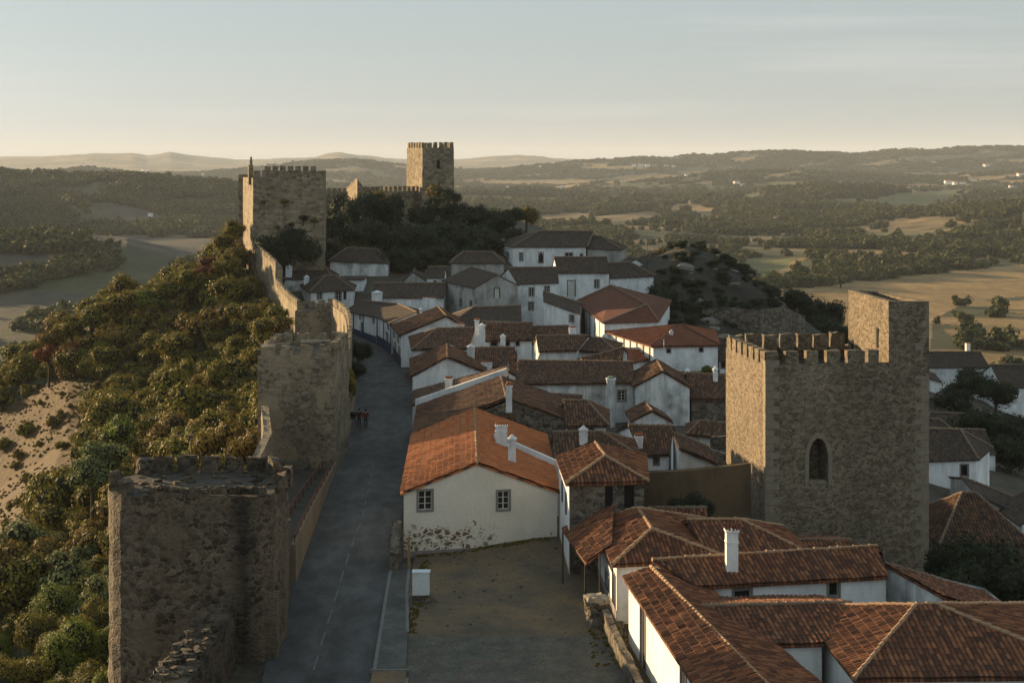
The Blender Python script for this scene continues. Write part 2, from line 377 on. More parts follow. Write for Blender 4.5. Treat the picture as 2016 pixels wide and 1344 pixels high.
def wall_face(mb, p, q, zb, top, holes, mat, depth=.22):
    """p,q xy ends (outward = right of p->q); top: list of (s,z) from q side back to p side; holes: list of (s0,s1,z0,z1,arch)"""
    sd = Vector((q.x-p.x, q.y-p.y)); ln = sd.length; sd.normalize(); nd = Vector((sd.y, -sd.x))
    def P(s, z, n=0): return (p.x+sd.x*s+nd.x*n, p.y+sd.y*s+nd.y*n, z)
    outer = [(0, zb), (ln, zb)]+top
    loops = [outer]
    for h in holes:
        s0, s1, z0, z1, arch = h
        if arch:
            m = (s0+s1)/2; r = (s1-s0); zs = z1-r*.9; L_ = [(s0, z0), (s0, zs)]
            for k in range(1, 6): t = k/6; L_.append((s0+(m-s0)*t**1.6*1.0, zs+(z1-zs)*math.sin(t*math.pi/2)))
            L_.append((m, z1))
            for k in range(5, 0, -1): t = k/6; L_.append((s1-(s1-m)*t**1.6, zs+(z1-zs)*math.sin(t*math.pi/2)))
            L_ += [(s1, zs), (s1, z0)]
            loops.append(L_)
        else: loops.append([(s0, z0), (s0, z1), (s1, z1), (s1, z0)])
    flat = [c for l_ in loops for c in l_]
    tris = tessellate_polygon([[Vector((a, b, 0)) for a, b in l_] for l_ in loops])
    mb.mesh([P(a, b) for a, b in flat], [tuple(t) for t in tris], mat)
    for l_ in loops[1:]:
        for i in range(len(l_)):
            a, b = l_[i], l_[(i+1) % len(l_)]
            mb.poly([P(*a), P(*b), P(*b, -depth), P(*a, -depth)], mat)
        if len(l_) > 4: mb.poly([P(a, b, -depth) for a, b in l_], mat)
    return sd, nd

def chimney(parent, base, w_, d_, h, mat=None, rot=0, pots='cap', capmat=None):
    mat = mat or M['white']; mb = MB(); c = (base.x, base.y, base.z-.5)
    mb.box(c, w_, d_, h+.5, mat, rot)
    mb.box((base.x, base.y, base.z+h*.72), w_+.06, d_+.06, .07, mat, rot)
    mb.box((base.x, base.y, base.z+h), w_+.12, d_+.12, .09, mat, rot)
    ob = mb.build('chimney', parent)
    p = MB(); z = base.z+h+.09; cm = capmat or M['pot']
    if pots == 'cap':       # half round tiles leaning together over the flue
        n = 3 if w_ > .7 else 2
        for i in range(n):
            x = base.x+(i-(n-1)/2)*w_*.42
            p.tube((x-.12, base.y-d_*.4, z), (x-.02, base.y, z+.22), .09, cm, 6); p.tube((x+.12, base.y+d_*.4, z), (x+.02, base.y, z+.22), .09, cm, 6)
            p.tube((x, base.y-d_*.3, z+.2), (x, base.y+d_*.3, z+.24), .1, cm, 6)
    elif pots == 'row':
        for i in range(5): x = base.x+(i-2)*w_*.21; p.tube((x, base.y, z), (x+.03, base.y, z+.24), .06, cm, 6, .085)
    elif pots == 'broken':
        for i in range(9):
            a = i*.7; p.tube((base.x+math.cos(a)*w_*.42, base.y+math.sin(a)*d_*.42, z-.12), (base.x+math.cos(a)*w_*.6, base.y+math.sin(a)*d_*.55, z+random.uniform(.15, .38)), .075, cm, 5, .05)
    elif pots == 'dome':
        for i in range(4): p.tube((base.x, base.y, z+i*.07), (base.x, base.y, z+(i+1)*.07), w_*.5*(1-i*.2), mat, 10, w_*.5*(1-(i+1)*.22))
    p.build('chimney_cap', ob)
    return ob

HOUSES = {}
def house(name, label, E, kind='x', rise=1.6, ridge=None, hip=(0, 0), zb=-1.5, wall='white', roof='tile_old', oh=.28, og=.12,
          wins={}, geo=True, cat='house', group=None, ridge_mat='ridge_old', bands={}, rpos=.5, ncap=True, chims=[], thick=.14, strips=[]):
    """E: eave corners A front-left, B front-right, C back-right, D back-left (world, z = wall top)."""
    A, B, C, D = [Vector(p) for p in E]
    mid = (A+B+C+D)/4
    root = empty(name, (mid.x, mid.y, zb), label, cat, group)
    wm, rm = M[wall], M[roof]
    if kind == 'x':
        R0, R1 = D.lerp(A, rpos), C.lerp(B, rpos); R0, R1 = Vector(R0), Vector(R1); R0.z += rise; R1.z += rise
        ax = (R1-R0); l_ = ax.length; ax = ax/l_; R0 = R0+ax*hip[0]; R1 = R1-ax*hip[1]
    elif kind == 'y':
        R0, R1 = A.lerp(B, rpos), D.lerp(C, rpos); R0, R1 = Vector(R0), Vector(R1); R0.z += rise; R1.z += rise
        ax = (R1-R0); l_ = ax.length; ax = ax/l_; R0 = R0+ax*hip[0]; R1 = R1-ax*hip[1]
    if kind in 'xy' and ridge: R0, R1 = Vector(ridge[0]), Vector(ridge[1]); ax = (R1-R0).normalized()
    # walls
    mb = MB(); corners = [A, B, C, D]; infos = {}
    for i in range(4):
        P_, Q_ = corners[i], corners[(i+1) % 4]
        top = [((Q_.xy-P_.xy).length, Q_.z-.02)]
        g = None
        if kind == 'x' and i == 1 and not hip[1]: g = R1
        if kind == 'x' and i == 3 and not hip[0]: g = R0
        if kind == 'y' and i == 0 and not hip[0]: g = R0
        if kind == 'y' and i == 2 and not hip[1]: g = R1
        if g is not None:
            sdv = (Q_.xy-P_.xy).normalized(); top.append(((g.xy-P_.xy).dot(sdv), g.z-.03))
        top.append((0, P_.z-.02))
        holes = []; todo = []
        sdv = (Q_.xy-P_.xy).normalized(); ndv = Vector((sdv.y, -sdv.x)); pl = Vector((P_.x, P_.y, 0)); n3 = Vector((ndv.x, ndv.y, 0))
        for wn in wins.get(i, []):
            px0, py0, px1, py1, k = wn[:5]
            a = ray_plane((px0), (py0+py1)/2, pl, n3); b = ray_plane(px1, (py0+py1)/2, pl, n3)
            m0 = ray_plane((px0+px1)/2, py0, pl, n3); m1 = ray_plane((px0+px1)/2, py1, pl, n3)
            s0, s1 = sorted(((a.xy-P_.xy).dot(sdv), (b.xy-P_.xy).dot(sdv))); z0, z1 = sorted((m0.z, m1.z))
            ln = (Q_.xy-P_.xy).length; s0, s1 = max(.05, s0), min(ln-.05, s1)
            if s1-s0 < .1 or z1-z0 < .1: print('SKIP OPENING', name, label, wn); continue
            arch = len(wn) > 5
            holes.append((s0, s1, z0, z1, arch)); todo.append((k, s0, s1, z0, z1, arch))
        try: wall_face(mb, P_.xy, Q_.xy, zb, top, holes, wm, .2)
        except Exception as ex: print('WALLFAIL', label, ex)
        infos[i] = (P_, sdv, ndv, todo)
    for i, (w0, w1, mat_) in bands.items():     # painted band low on a wall, 3 mm proud
        P_, Q_ = corners[i], corners[(i+1) % 4]; sdv = (Q_.xy-P_.xy).normalized(); ndv = Vector((sdv.y, -sdv.x))*.03
        mb.mesh([(P_.x+ndv.x, P_.y+ndv.y, w0), (Q_.x+ndv.x, Q_.y+ndv.y, w0), (Q_.x+ndv.x, Q_.y+ndv.y, w1), (P_.x+ndv.x, P_.y+ndv.y, w1), (P_.x, P_.y, w1), (Q_.x, Q_.y, w1)], [(0,1,2,3), (3,2,5,4)], M[mat_])
    for (i, fr, wd, mat_, zt) in strips:        # painted pilaster strips
        P_, Q_ = corners[i], corners[(i+1) % 4]; ln = (Q_.xy-P_.xy).length; sdv = (Q_.xy-P_.xy)/ln; ndv = Vector((sdv.y, -sdv.x))*.06
        a = P_.xy+sdv*(fr*ln-wd/2); b = P_.xy+sdv*(fr*ln+wd/2); zt_ = P_.z+(Q_.z-P_.z)*fr-.06 if zt is None else zt
        mb.prism([(a.x, a.y, zt_), (b.x, b.y, zt_), (b.x+ndv.x, b.y+ndv.y, zt_), (a.x+ndv.x, a.y+ndv.y, zt_)], [(a.x, a.y, zb), (b.x, b.y, zb), (b.x+ndv.x, b.y+ndv.y, zb), (a.x+ndv.x, a.y+ndv.y, zb)], M[mat_])
    mb.build('wall', root)
    for i in infos:
        P_, sdv, ndv, todo = infos[i]
        for (k, s0, s1, z0, z1, arch) in todo: opening(root, k, P_.xy, sdv, ndv, s0, s1, z0, z1, .2)
    # roof
    rb = MB(); caps = []
    if kind == 's':
        Q = offset_quad(corners, [oh, og, oh*.3, og])
        nrm = (B-A).cross(D-A).normalized()
        for q in Q: q.z = A.z-((q.x-A.x)*nrm.x+(q.y-A.y)*nrm.y)/nrm.z+.05
        roof_plane(rb, Q, rm, geo=geo); planes = [Q]
        caps = [(Q[3], Q[2])] if rise > 0 else []
    else:
        if kind == 'x':
            Q = offset_quad(corners, [oh, oh if hip[1] else og, oh, oh if hip[0] else og])
            a = (R1-R0).normalized(); r0 = R0-a*(0 if hip[0] else og); r1 = R1+a*(0 if hip[1] else og)
            slope_f = (r0.z-(A.z+D.z)/2)/max(.5, abs((D.xy-A.xy).length/2))
            for q in Q: q.z -= oh*max(.1, slope_f)
            for q in Q+[r0, r1]: q.z += .06
            planes = [[Q[0], Q[1], r1, r0], [Q[2], Q[3], r0, r1]]
            if hip[0]: planes.append([Q[3], Q[0], r0]); caps += [(Q[0], r0), (Q[3], r0)]
            if hip[1]: planes.append([Q[1], Q[2], r1]); caps += [(Q[1], r1), (Q[2], r1)]
        else:
            Q = offset_quad(corners, [oh if hip[0] else og, oh, oh if hip[1] else og, oh])
            a = (R1-R0).normalized(); r0 = R0-a*(0 if hip[0] else og); r1 = R1+a*(0 if hip[1] else og)
            slope_f = (r0.z-(A.z+B.z)/2)/max(.5, abs((B.xy-A.xy).length/2))
            for q in Q: q.z -= oh*max(.1, slope_f)
            for q in Q+[r0, r1]: q.z += .06
            planes = [[Q[3], Q[0], r0, r1], [Q[1], Q[2], r1, r0]]
            if hip[0]: planes.append([Q[0], Q[1], r0]); caps += [(Q[0], r0), (Q[1], r0)]
            if hip[1]: planes.append([Q[2], Q[3], r1]); caps += [(Q[2], r1), (Q[3], r1)]
        if (r1-r0).length > .4: caps.append((r0, r1))
        for pl_ in planes: roof_plane(rb, pl_, rm, geo=geo)
    ro = rb.build('roof', root)
    if caps and ncap:
        cb = MB()
        for a, b in caps: cap_line(cb, a+Vector((0, 0, .05)), b+Vector((0, 0, .05)), M[ridge_mat], .11)
        cb.build('ridge_tiles', ro)
    # chimneys: (px, py of the foot, width, depth, height px, kind)
    for ch in chims:
        px, py, w_, d_, htop, pots = ch[:6]; best = None
        for pl_ in planes:
            nrm = (pl_[1]-pl_[0]).cross(pl_[2]-pl_[0]).normalized(); p = ray_plane(px, py, pl_[0], nrm)
            c = sum(pl_, Vector())/len(pl_); dd = (p.xy-c.xy).length
            if best is None or dd < best[0]: best = (dd, p)
        p = best[1]; p = p+Vector((0, d_/2, 0)); h = (py-htop)*p.y/FOC
        chimney(ro, p, w_, d_, h, mat=M[ch[6]] if len(ch) > 6 else M['white'], pots=pots, capmat=M['rust'] if pots == 'broken' else None)
    return root, planes, ro

# ---------------------------------------------------------------- masonry
def rough_side(mb, pts_bot, pts_top, mat, step=.8, amp=.06, closed=True, seed=0):
    n = len(pts_top); rng_ = range(n if closed else n-1)
    for i in rng_:
        a0, b0 = Vector(pts_bot[i]), Vector(pts_bot[(i+1) % n]); a1, b1 = Vector(pts_top[i]), Vector(pts_top[(i+1) % n])
        nu = max(1, int((b1-a1).length/step)); nv = max(1, int((a1.z-a0.z)/step)); vs = []
        d = (b1-a1); nd = Vector((d.y, -d.x, 0)).normalized()
        for v in range(nv+1):
            for u in range(nu+1):
                s, t = u/nu, v/nv; p = a0.lerp(b0, s).lerp(a1.lerp(b1, s), t)
                e = noise.noise_vector(p*.9+Vector((seed, 0, 0)))*amp+noise.noise_vector(p*2.9)*amp*.5
                vs.append(p+e)
        fs = [(v*(nu+1)+u, v*(nu+1)+u+1, (v+1)*(nu+1)+u+1, (v+1)*(nu+1)+u) for v in range(nv) for u in range(nu)]
        mb.mesh(vs, fs, mat)
def merlons(parent, a, b, z0, z1, n, wd, th, h, mat, name='merlon', taper=0, inset=0, jit=.03, skip=()):
    """n merlons from a to b (xy), standing on height z0..z1; sits inside the wall line by inset"""
    a, b = Vector(a[:2]), Vector(b[:2]); d = (b-a); ln = d.length; d /= ln; nd = Vector((-d.y, d.x)); pitch = ln/n
    for i in range(n):
        if i in skip: continue
        s = (i+.5)*pitch; c = a+d*s+nd*(inset+th/2); z = z0+(z1-z0)*(s/ln); mb = MB()
        w_ = wd*random.uniform(.93, 1.07); hh = h*random.uniform(.93, 1.05)
        vs = []
        for zz, k in ((z-.25, 0), (z+hh*.5, 1), (z+hh, 2)):
            for x, y in ((-w_/2, -th/2), (0, -th/2), (w_/2, -th/2), (w_/2, th/2), (0, th/2), (-w_/2, th/2)):
                p = c+d*x+nd*y; vs.append((p.x+random.uniform(-jit, jit), p.y+random.uniform(-jit, jit), zz+(random.uniform(-jit, jit)*1.5 if k == 2 else 0)))
        fs = [tuple(r*6+q for q in ()) for r in ()]
        for r in range(2):
            for q in range(6): fs.append((r*6+q, r*6+(q+1) % 6, (r+1)*6+(q+1) % 6, (r+1)*6+q))
        fs.append((12, 13, 16, 17)); fs.append((13, 14, 15, 16))
        mb.mesh(vs, fs, mat); mb.build(name, parent)
def wall_run(name, label, pts, zb, th, mat, mer=None, side=1, cat='wall', group=None, par=.0, amp=.05, step=.9, kinds=None):
    """a masonry wall along pts [(x,y,ztop)], thickness th to the left of travel (side=1) or right (-1); merlons on the given line"""
    P = [Vector(p) for p in pts]; off = []
    for i, p in enumerate(P):
        d = (P[min(i+1, len(P)-1)]-P[max(i-1, 0)]); nd = Vector((-d.y, d.x, 0)).normalized()*th*side; off.append(p+nd)
    root = empty(name, (P[0].x, P[0].y, zb if not isinstance(zb, list) else zb[0]), label, cat, group)
    zbs = zb if isinstance(zb, list) else [zb]*len(P)
    ring_t = P+off[::-1]; ring_b = [V(p.x, p.y, z) for p, z in zip(P, zbs)]+[V(p.x, p.y, z) for p, z in zip(off[::-1], zbs[::-1])]
    mb = MB(); rough_side(mb, ring_b, ring_t, mat, step, amp)
    for i in range(len(P)-1): mb.poly([P[i]-V(0,0,.02), P[i+1]-V(0,0,.02), off[i+1]-V(0,0,.02), off[i]-V(0,0,.02)], mat)
    mb.build('masonry', root)
    if mer:
        pitch, wd, mth, mh = mer
        for i in range(len(P)-1):
            a, b = P[i], P[i+1]; n = max(1, round((b.xy-a.xy).length/pitch))
            if side > 0: merlons(root, a, b, a.z, b.z, n, wd, mth, mh, mat)
            else: merlons(root, a, b, a.z, b.z, n, wd, mth, mh, mat, inset=-mth)
    return root
# ---------------------------------------------------------------- terrain
def vnoise(x, y, seed=0):
    xi, yi = np.floor(x).astype(np.int64), np.floor(y).astype(np.int64); fx, fy = x-xi, y-yi
    fx, fy = fx*fx*(3-2*fx), fy*fy*(3-2*fy)
    def hsh(a, b):
        n = (a*374761393+b*668265263+seed*2147483647) & 0xffffffff; n = ((n ^ (n >> 13))*1274126177) & 0xffffffff
        return ((n ^ (n >> 16)) & 0xffff)/65535.0
    return (hsh(xi, yi)*(1-fx)+hsh(xi+1, yi)*fx)*(1-fy)+(hsh(xi, yi+1)*(1-fx)+hsh(xi+1, yi+1)*fx)*fy
def fbm(x, y, o=4, seed=0):
    s = 0; a = .5
    for k in range(o): s = s+a*vnoise(x*2**k+17.3*k, y*2**k-9.1*k, seed+k); a *= .5
    return s/(1-.5**o)-.5
WY = [-500, 79, 110, 128, 160, 213, 240, 262, 300, 345, 420]
WX = [-16.2, -16.2, -18.2, -21.4, -20.6, -30.4, -38, -45.5, -50, -51, -51]
ZB = [-4, -4, -3, -2.5, -2, -1.5, 2.5, 7, 10, 12, 6]
RIDGES = [  # depth, width towards us, width beyond, crest (photo column, photo row)
    (2200, 300, 700, [(-2200, 60), (-1100, 105), (-500, 235), (-150, 335), (0, 347), (150, 353), (240, 352), (480, 373), (620, 392), (760, 420), (900, 450)]),  # unseen crest left of frame raised, near slope steepened, to shade the valley
    (1020, 150, 260, [(-600, 440), (0, 468), (120, 470), (250, 478), (330, 500), (420, 540), (520, 580), (700, 620)]),
    (1050, 120, 150, [(-300, 560), (0, 600), (60, 610), (150, 650), (250, 700)]),
    (1750, 330, 500, [(1380, 480), (1480, 462), (1600, 448), (1750, 440), (1900, 425), (2016, 412), (2500, 380)]),
    (2900, 400, 500, [(900, 440), (1050, 418), (1250, 402), (1400, 400), (1520, 378), (1620, 372), (1760, 382), (2016, 392), (2500, 360)]),
    (4200, 600, 700, [(900, 390), (1100, 372), (1300, 352), (1450, 342), (1560, 338), (1700, 346), (1850, 355), (2016, 335), (2500, 320)]),
    (6000, 800, 1500, [(300, 352), (560, 332), (640, 320), (700, 317), (760, 325), (900, 340), (1080, 326), (1200, 317), (1260, 311), (1400, 308), (1470, 303), (1560, 298), (1640, 300), (1670, 305), (1760, 299), (1900, 294), (2016, 291), (2600, 285)]),
    (4600, 700, 900, [(-800, 300), (-200, 335), (0, 334), (60, 342), (130, 338), (180, 334), (260, 345), (330, 356), (420, 362), (560, 352), (700, 368), (850, 380)]),
    (13000, 2500, 3000, [(-900, 290), (-300, 300), (0, 312), (90, 306), (180, 303), (260, 304), (290, 309), (335, 304), (380, 312), (470, 317), (560, 312), (620, 309), (650, 301), (672, 300), (700, 306), (760, 312), (860, 316), (960, 308), (1020, 306), (1090, 311), (1180, 315), (1400, 312), (2016, 308)]),
]
def height(x, Y):
    x = np.asarray(x, float); Y = np.asarray(Y, float); Ys = np.maximum(Y, 30)
    xw = np.interp(Y, WY, WX); zb = np.interp(Y, WY, ZB)
    dd = xw-x; DD = np.interp(Y, [80, 120, 160, 245, 330], [18, 26, 31, 32, 28]); g1 = np.interp(Y, [80, 120, 160, 240, 330], [.5, .40, .34, .34, .45])
    left = zb-g1*np.minimum(dd, DD)-.8*np.maximum(0, dd-DD)+1.2*fbm(x/9, Y/9, 3, 5)-np.maximum(0, Y-330)*.25
    mound = 14.5*sm(222, 325, Y)*(1-.92*sm(-10, 38, x))
    st = np.interp(Y, [80, 130, 180, 230], [17, 21, 27, 30])
    fall = .30*np.maximum(0, x-st)+.25*np.maximum(0, x-90)
    town = -.15+mound-fall-.4*np.maximum(0, Y-352)-.10*np.maximum(0, Y-270)*sm(10, 60, x)
    town = town+11.0*np.exp(-((x-34)/17)**2-((Y-262)/24)**2)+2.0*np.exp(-((x-46)/12)**2-((Y-235)/14)**2)
    town = town+3.6*np.exp(-((x-38)/17)**2-((Y-252)/30)**2)*fbm(x/5.5, Y/5.5, 4, 23)
    town = town+np.where((x > 24) | (Y > 240), 1.0, 0)*.8*fbm(x/6, Y/6, 3, 9)
    near = np.where(x < xw, left, town)
    near = np.where(Y > 340, np.minimum(near, 15-.4*(Y-352)), near)
    px = CX+FOC*x/Ys
    k = np.clip((Y-400)/1500, 0, 1.6)
    v = -50+14*k*fbm(x/420, Y/420, 4, 3)+9*k*fbm(x/130, Y/130, 3, 4)
    v = v+np.clip((Y-2500)/4000, 0, 2)*26*fbm(x/900, Y/900, 4, 8)
    top = v
    for (yr, wn, wf, cr) in RIDGES:
        row = np.interp(px, [c[0] for c in cr], [c[1] for c in cr]); zc = HC-(row-HY)*yr/FOC
        zc = zc+fbm(x/(yr*.05), Y/(yr*.05)+yr, 4, 6)*yr*.006
        w_ = np.where(Y < yr, wn, wf); r = -50+(zc+50)*np.exp(-((Y-yr)/w_)**2)
        top = np.maximum(top, r+(v+50)*.35)
    return np.maximum(near, top)
def hz(x, Y): return float(height(np.array([x]), np.array([Y]))[0])

FIELDS = [  # photo outline on the ground, colour index
    ([(1370,660),(1470,590),(1560,570),(1680,556),(1800,543),(1900,532),(2040,517),(2040,578),(1960,588),(1890,600),(1835,630),(1830,700),(1640,700)], 0),
    ([(1448,512),(1500,507),(1578,504),(1560,520),(1530,545),(1470,548)], 2), ([(1578,504),(1590,506),(1540,548),(1515,545)], 0),
    ([(1200,472),(1310,470),(1310,476),(1205,482)], 0), ([(1240,484),(1420,480),(1440,490),(1330,498),(1250,496)], 1),
    ([(1050,424),(1170,418),(1150,437),(1050,440)], 1), ([(1150,437),(1180,425),(1310,412),(1290,426),(1180,440)], 1),
    ([(1308,414),(1330,404),(1356,400),(1392,408),(1440,412),(1400,417),(1320,420)], 0),
    ([(1690,400),(1740,388),(1800,378),(1900,374),(1880,386),(1810,403),(1700,406)], 2), ([(1755,380),(1785,368),(1805,378)], 0),
    ([(1700,456),(1760,444),(1860,428),(1925,421),(1880,436),(1810,455),(1730,458)], 1), ([(1680,462),(1800,455),(1830,462),(1700,468)], 2),
    ([(1800,408),(1850,395),(1860,400),(1820,412)], 0), ([(1930,460),(2040,438),(2040,450),(1950,464)], 0), ([(1940,440),(2040,412),(2040,432),(1960,446)], 1),
    ([(1180,354),(1240,346),(1290,344),(1340,350),(1260,356),(1195,360)], 1), ([(1250,345),(1290,340),(1340,348),(1280,350)], 0),
    ([(1495,350),(1530,342),(1578,334),(1570,344),(1520,350)], 0), ([(1140,332),(1170,325),(1215,322),(1190,330)], 0), ([(1740,315),(1790,313),(1790,317),(1745,318)], 0),
    ([(1430,470),(1500,463),(1540,468),(1470,475)], 1), ([(1030,346),(1080,341),(1075,348),(1035,350)], 0), ([(970,330),(1020,328),(1010,334),(975,335)], 1),
    ([(910,354),(960,350),(950,358),(912,360)], 1), ([(955,372),(995,370),(990,377),(958,378)], 1), ([(1360,360),(1410,356),(1405,363),(1365,365)], 1),
    ([(1430,312),(1490,308),(1480,316),(1440,318)], 0), ([(1560,326),(1640,318),(1635,324),(1570,332)], 1), ([(1900,350),(1990,345),(1985,352),(1905,357)], 1),
    ([(1960,356),(2040,352),(2040,360),(1970,362)], 0), ([(1480,362),(1560,358),(1555,366),(1490,368)], 2), ([(1600,395),(1680,390),(1700,398),(1620,404)], 2),
    ([(80,452),(200,462),(330,470),(440,466),(440,500),(380,516),(300,506),(230,480),(120,462)], 3), ([(-40,500),(60,502),(170,495),(120,518),(60,530),(-40,540)], 3),
    ([(175,398),(240,403),(330,425),(352,434),(280,442),(220,424)], 3), ([(-40,580),(60,575),(175,574),(160,600),(60,640),(-40,650)], 3),
    ([(95,502),(130,494),(170,498),(150,510),(100,512)], 1), ([(-40,440),(60,450),(40,458),(-40,456)], 3), ([(-40,690),(50,650),(30,720),(-40,740)], 3),
    ([(230,326),(300,334),(290,340),(235,334)], 1), ([(120,340),(150,342),(140,352),(118,350)], 1), ([(380,354),(420,352),(415,360),(385,361)], 1),
]
def in_poly(px, py, poly):
    c = np.zeros(px.shape, bool); n = len(poly)
    for i in range(n):
        x0, y0 = poly[i-1]; x1, y1 = poly[i]
        if y0 == y1: continue
        k = ((y0 > py) != (y1 > py)) & (px < (x1-x0)*(py-y0)/(y1-y0)+x0); c ^= k
    return c
def ground_kind(x, Y, z):
    """0 woodland floor, 1 straw, 2 tan, 3 green crop, 4 left valley fields toned dark for shade, 5 dry slope, 6 town earth"""
    Ys = np.maximum(Y, 30); px = CX+FOC*x/Ys; py = HY+FOC*(HC-z)/Ys
    wob = 6*fbm(x/60, Y/60, 3, 31); k = np.zeros(x.shape, int)
    f = fbm(x/330+5, Y/170, 4, 40)
    k = np.where((Y > 2400) & (f > .115+.0*f), 2, k); k = np.where((Y > 2400) & (f > .17), 1, k)
    f3_ = fbm(x/150+9, Y/110, 3, 47)
    k = np.where((Y > 1100) & (Y <= 2400) & (px > 850) & (f3_ > .15), np.where(f3_ > .2, 1, 2), k)
    k = np.where((Y > 560) & (Y < 1900) & (px > 2016) & (f > .0), 1, k)
    for poly, c in FIELDS:
        k = np.where((Y > 450) & in_poly(px+wob, py+wob*.25, poly), c+1, k)
    k = np.where((Y > 330) & (Y < 1000) & (px > 1440) & (px < 2200) & (k == 0) & (fbm(x/45, Y/45, 3, 77) > .03), 1, k)
    k = np.where((Y < 430), 6, k)
    xw = np.interp(Y, WY, WX)
    dist = xw-x; dry = (x < xw) & (Y < 400) & (dist > np.interp(Y, [60, 100, 160, 200, 245, 270], [26, 26, 27, 26, 32, 70])+6*fbm(x/20, Y/20, 3, 12))
    k = np.where((x < xw) & (Y < 430), 0, k); k = np.where(dry, 5, k)
    k = np.where(((x-36)/24)**2+((Y-255)/36)**2 < 1, 7, k)  # knoll ground coloured darker to stand in for the shade over it
    return k
tt = np.concatenate([np.linspace(-1.6, -.42, 60)[:-1], np.linspace(-.42, .42, 760), np.linspace(.42, 1.6, 60)[1:]])
yy = np.concatenate([np.linspace(-400, 30, 20)[:-1], np.arange(30, 90, 1.2), 90*1.0085**np.arange(0, 690)])
yy = yy[yy < 30000]
TT, YY = np.meshgrid(tt, yy); XX = TT*np.maximum(YY, 60); ZZ = height(XX, YY)
KK = ground_kind(XX, YY, ZZ)
rel = np.clip((YY-700)/2500, 0, 1)*3.5*np.abs(fbm(XX/28, YY/28, 3, 60))*(KK == 0)*(YY > 2500)   # far woodland relief
ZZ = ZZ+rel*3
nr, ncl = TT.shape; idx = np.arange(nr*ncl).reshape(nr, ncl)
FF = np.stack([idx[:-1, :-1], idx[:-1, 1:], idx[1:, 1:], idx[1:, :-1]], -1).reshape(-1, 4)
me = bpy.data.meshes.new('ground'); me.vertices.add(nr*ncl); me.vertices.foreach_set('co', np.stack([XX, YY, ZZ], -1).astype('f').ravel())
me.loops.add(FF.size); me.loops.foreach_set('vertex_index', FF.ravel().astype('i')); me.polygons.add(len(FF))
me.polygons.foreach_set('loop_start', (np.arange(len(FF))*4).astype('i')); me.polygons.foreach_set('use_smooth', np.ones(len(FF), bool)); me.update()
PAL = np.array([(.06,.062,.028), (.26,.17,.075), (.18,.125,.06), (.125,.12,.045), (.062,.056,.042), (.07,.04,.016), (.075,.065,.05), (.045,.04,.032)])  # left valley field and knoll tones have shade mixed into the colour
at_ = me.color_attributes.new('cover', 'FLOAT_COLOR', 'POINT')
cc = np.ones((nr*ncl, 4), 'f'); cc[:, :3] = PAL[KK.ravel()]; at_.data.foreach_set('color', cc.ravel())
n = NT('ground_cover'); a_ = n.n('VertexColor', layer_name='cover')
f1 = n.noise(n.pos(), .02, 8, .7); f2 = n.noise(n.pos(), .35, 6, .7)
f3 = n.noise(n.pos((1, .25, 1)), .09, 5, .7)
c = n.mix(.8, a_.outputs[0], n.ramp(f1, (.3, .55), (.7, 1.45)), 'MULTIPLY'); c = n.mix(.5, c, n.ramp(f2, (.3, .6), (.7, 1.4)), 'MULTIPLY')
c = n.mix(.5, c, n.ramp(f3, (.3, .6), (.7, 1.4)), 'MULTIPLY')
f4 = n.noise(n.pos(), 1.6, 5, .7); c = n.mix(.55, c, n.ramp(f4, (.35, .5), (.65, 1.4)), 'MULTIPLY')
n.bump(n.math('ADD', n.math('MULTIPLY', f1, 8), n.math('ADD', f2, n.math('MULTIPLY', f4, .5))), .7, .5); me.materials.append(n.out(c))
link('ground', me)['kind'] = 'structure'
# ---------------------------------------------------------------- street, pavement, yard
def sheet(name, left, right, z, mat, n=1):
    mb = MB(); m = len(left)
    for i in range(m-1): mb.poly([(*left[i], z), (*right[i], z), (*right[i+1], z), (*left[i+1], z)], mat)
    o = mb.build(name); o['kind'] = 'structure'; return o
n = NT('asphalt'); f = n.noise(n.pos((1, .35, 1)), .35, 6, .7); g = n.noise(n.pos(), 6, 6, .75)
c = n.mix(1.0, (.053, .054, .056), n.ramp(f, (.3, .6), (.72, 1.7)), 'MULTIPLY'); c = n.mix(.7, c, n.ramp(g, (.3, .6), (.7, 1.4)), 'MULTIPLY')
q = n.noise(n.pos((1, .5, 1)), .9, 3, .5); c = n.mix(.6, c, n.ramp(q, (.47, .6), (.5, 1.0), (.62, 1.0), (.66, 1.35)), 'MULTIPLY'); n.b.inputs['Roughness'].default_value = .75; n.bump(g, .3, .02); ASPH = n.out(c)
n = NT('packed_earth'); f = n.noise(n.pos(), .28, 6, .7); g = n.noise(n.pos(), 5, 6, .75)
c = n.ramp(f, (.35, (.075, .066, .052)), (.5, (.12, .092, .062)), (.66, (.17, .115, .065))); c = n.mix(.7, c, n.ramp(g, (.3, .6), (.7, 1.4)), 'MULTIPLY'); n.bump(g, .5, .04); DIRT = n.out(c)
n = NT('cobbles'); v = n.n('TexVoronoi', feature='DISTANCE_TO_EDGE'); v.inputs['Scale'].default_value = 6; n.l(n.pos(), v.inputs['Vector'])
v2 = n.n('TexVoronoi', feature='F1'); v2.inputs['Scale'].default_value = 6; n.l(n.pos(), v2.inputs['Vector'])
g = n.noise(n.pos(), .8, 6, .7); c = n.mix(n.ramp(v.outputs['Distance'], (0, 1.0), (.12, 0.0)), n.mix(.35, (.12, .115, .10), v2.outputs['Color'], 'MULTIPLY'), (.06, .055, .045))
c = n.mix(.8, c, n.ramp(g, (.3, .55), (.7, 1.4)), 'MULTIPLY'); n.bump(v.outputs['Distance'], .8, .04); COBB = n.out(c)
n = NT('pavement_slabs'); g = n.noise(n.pos(), 3, 6, .7); h = n.noise(n.pos(), .5, 4)
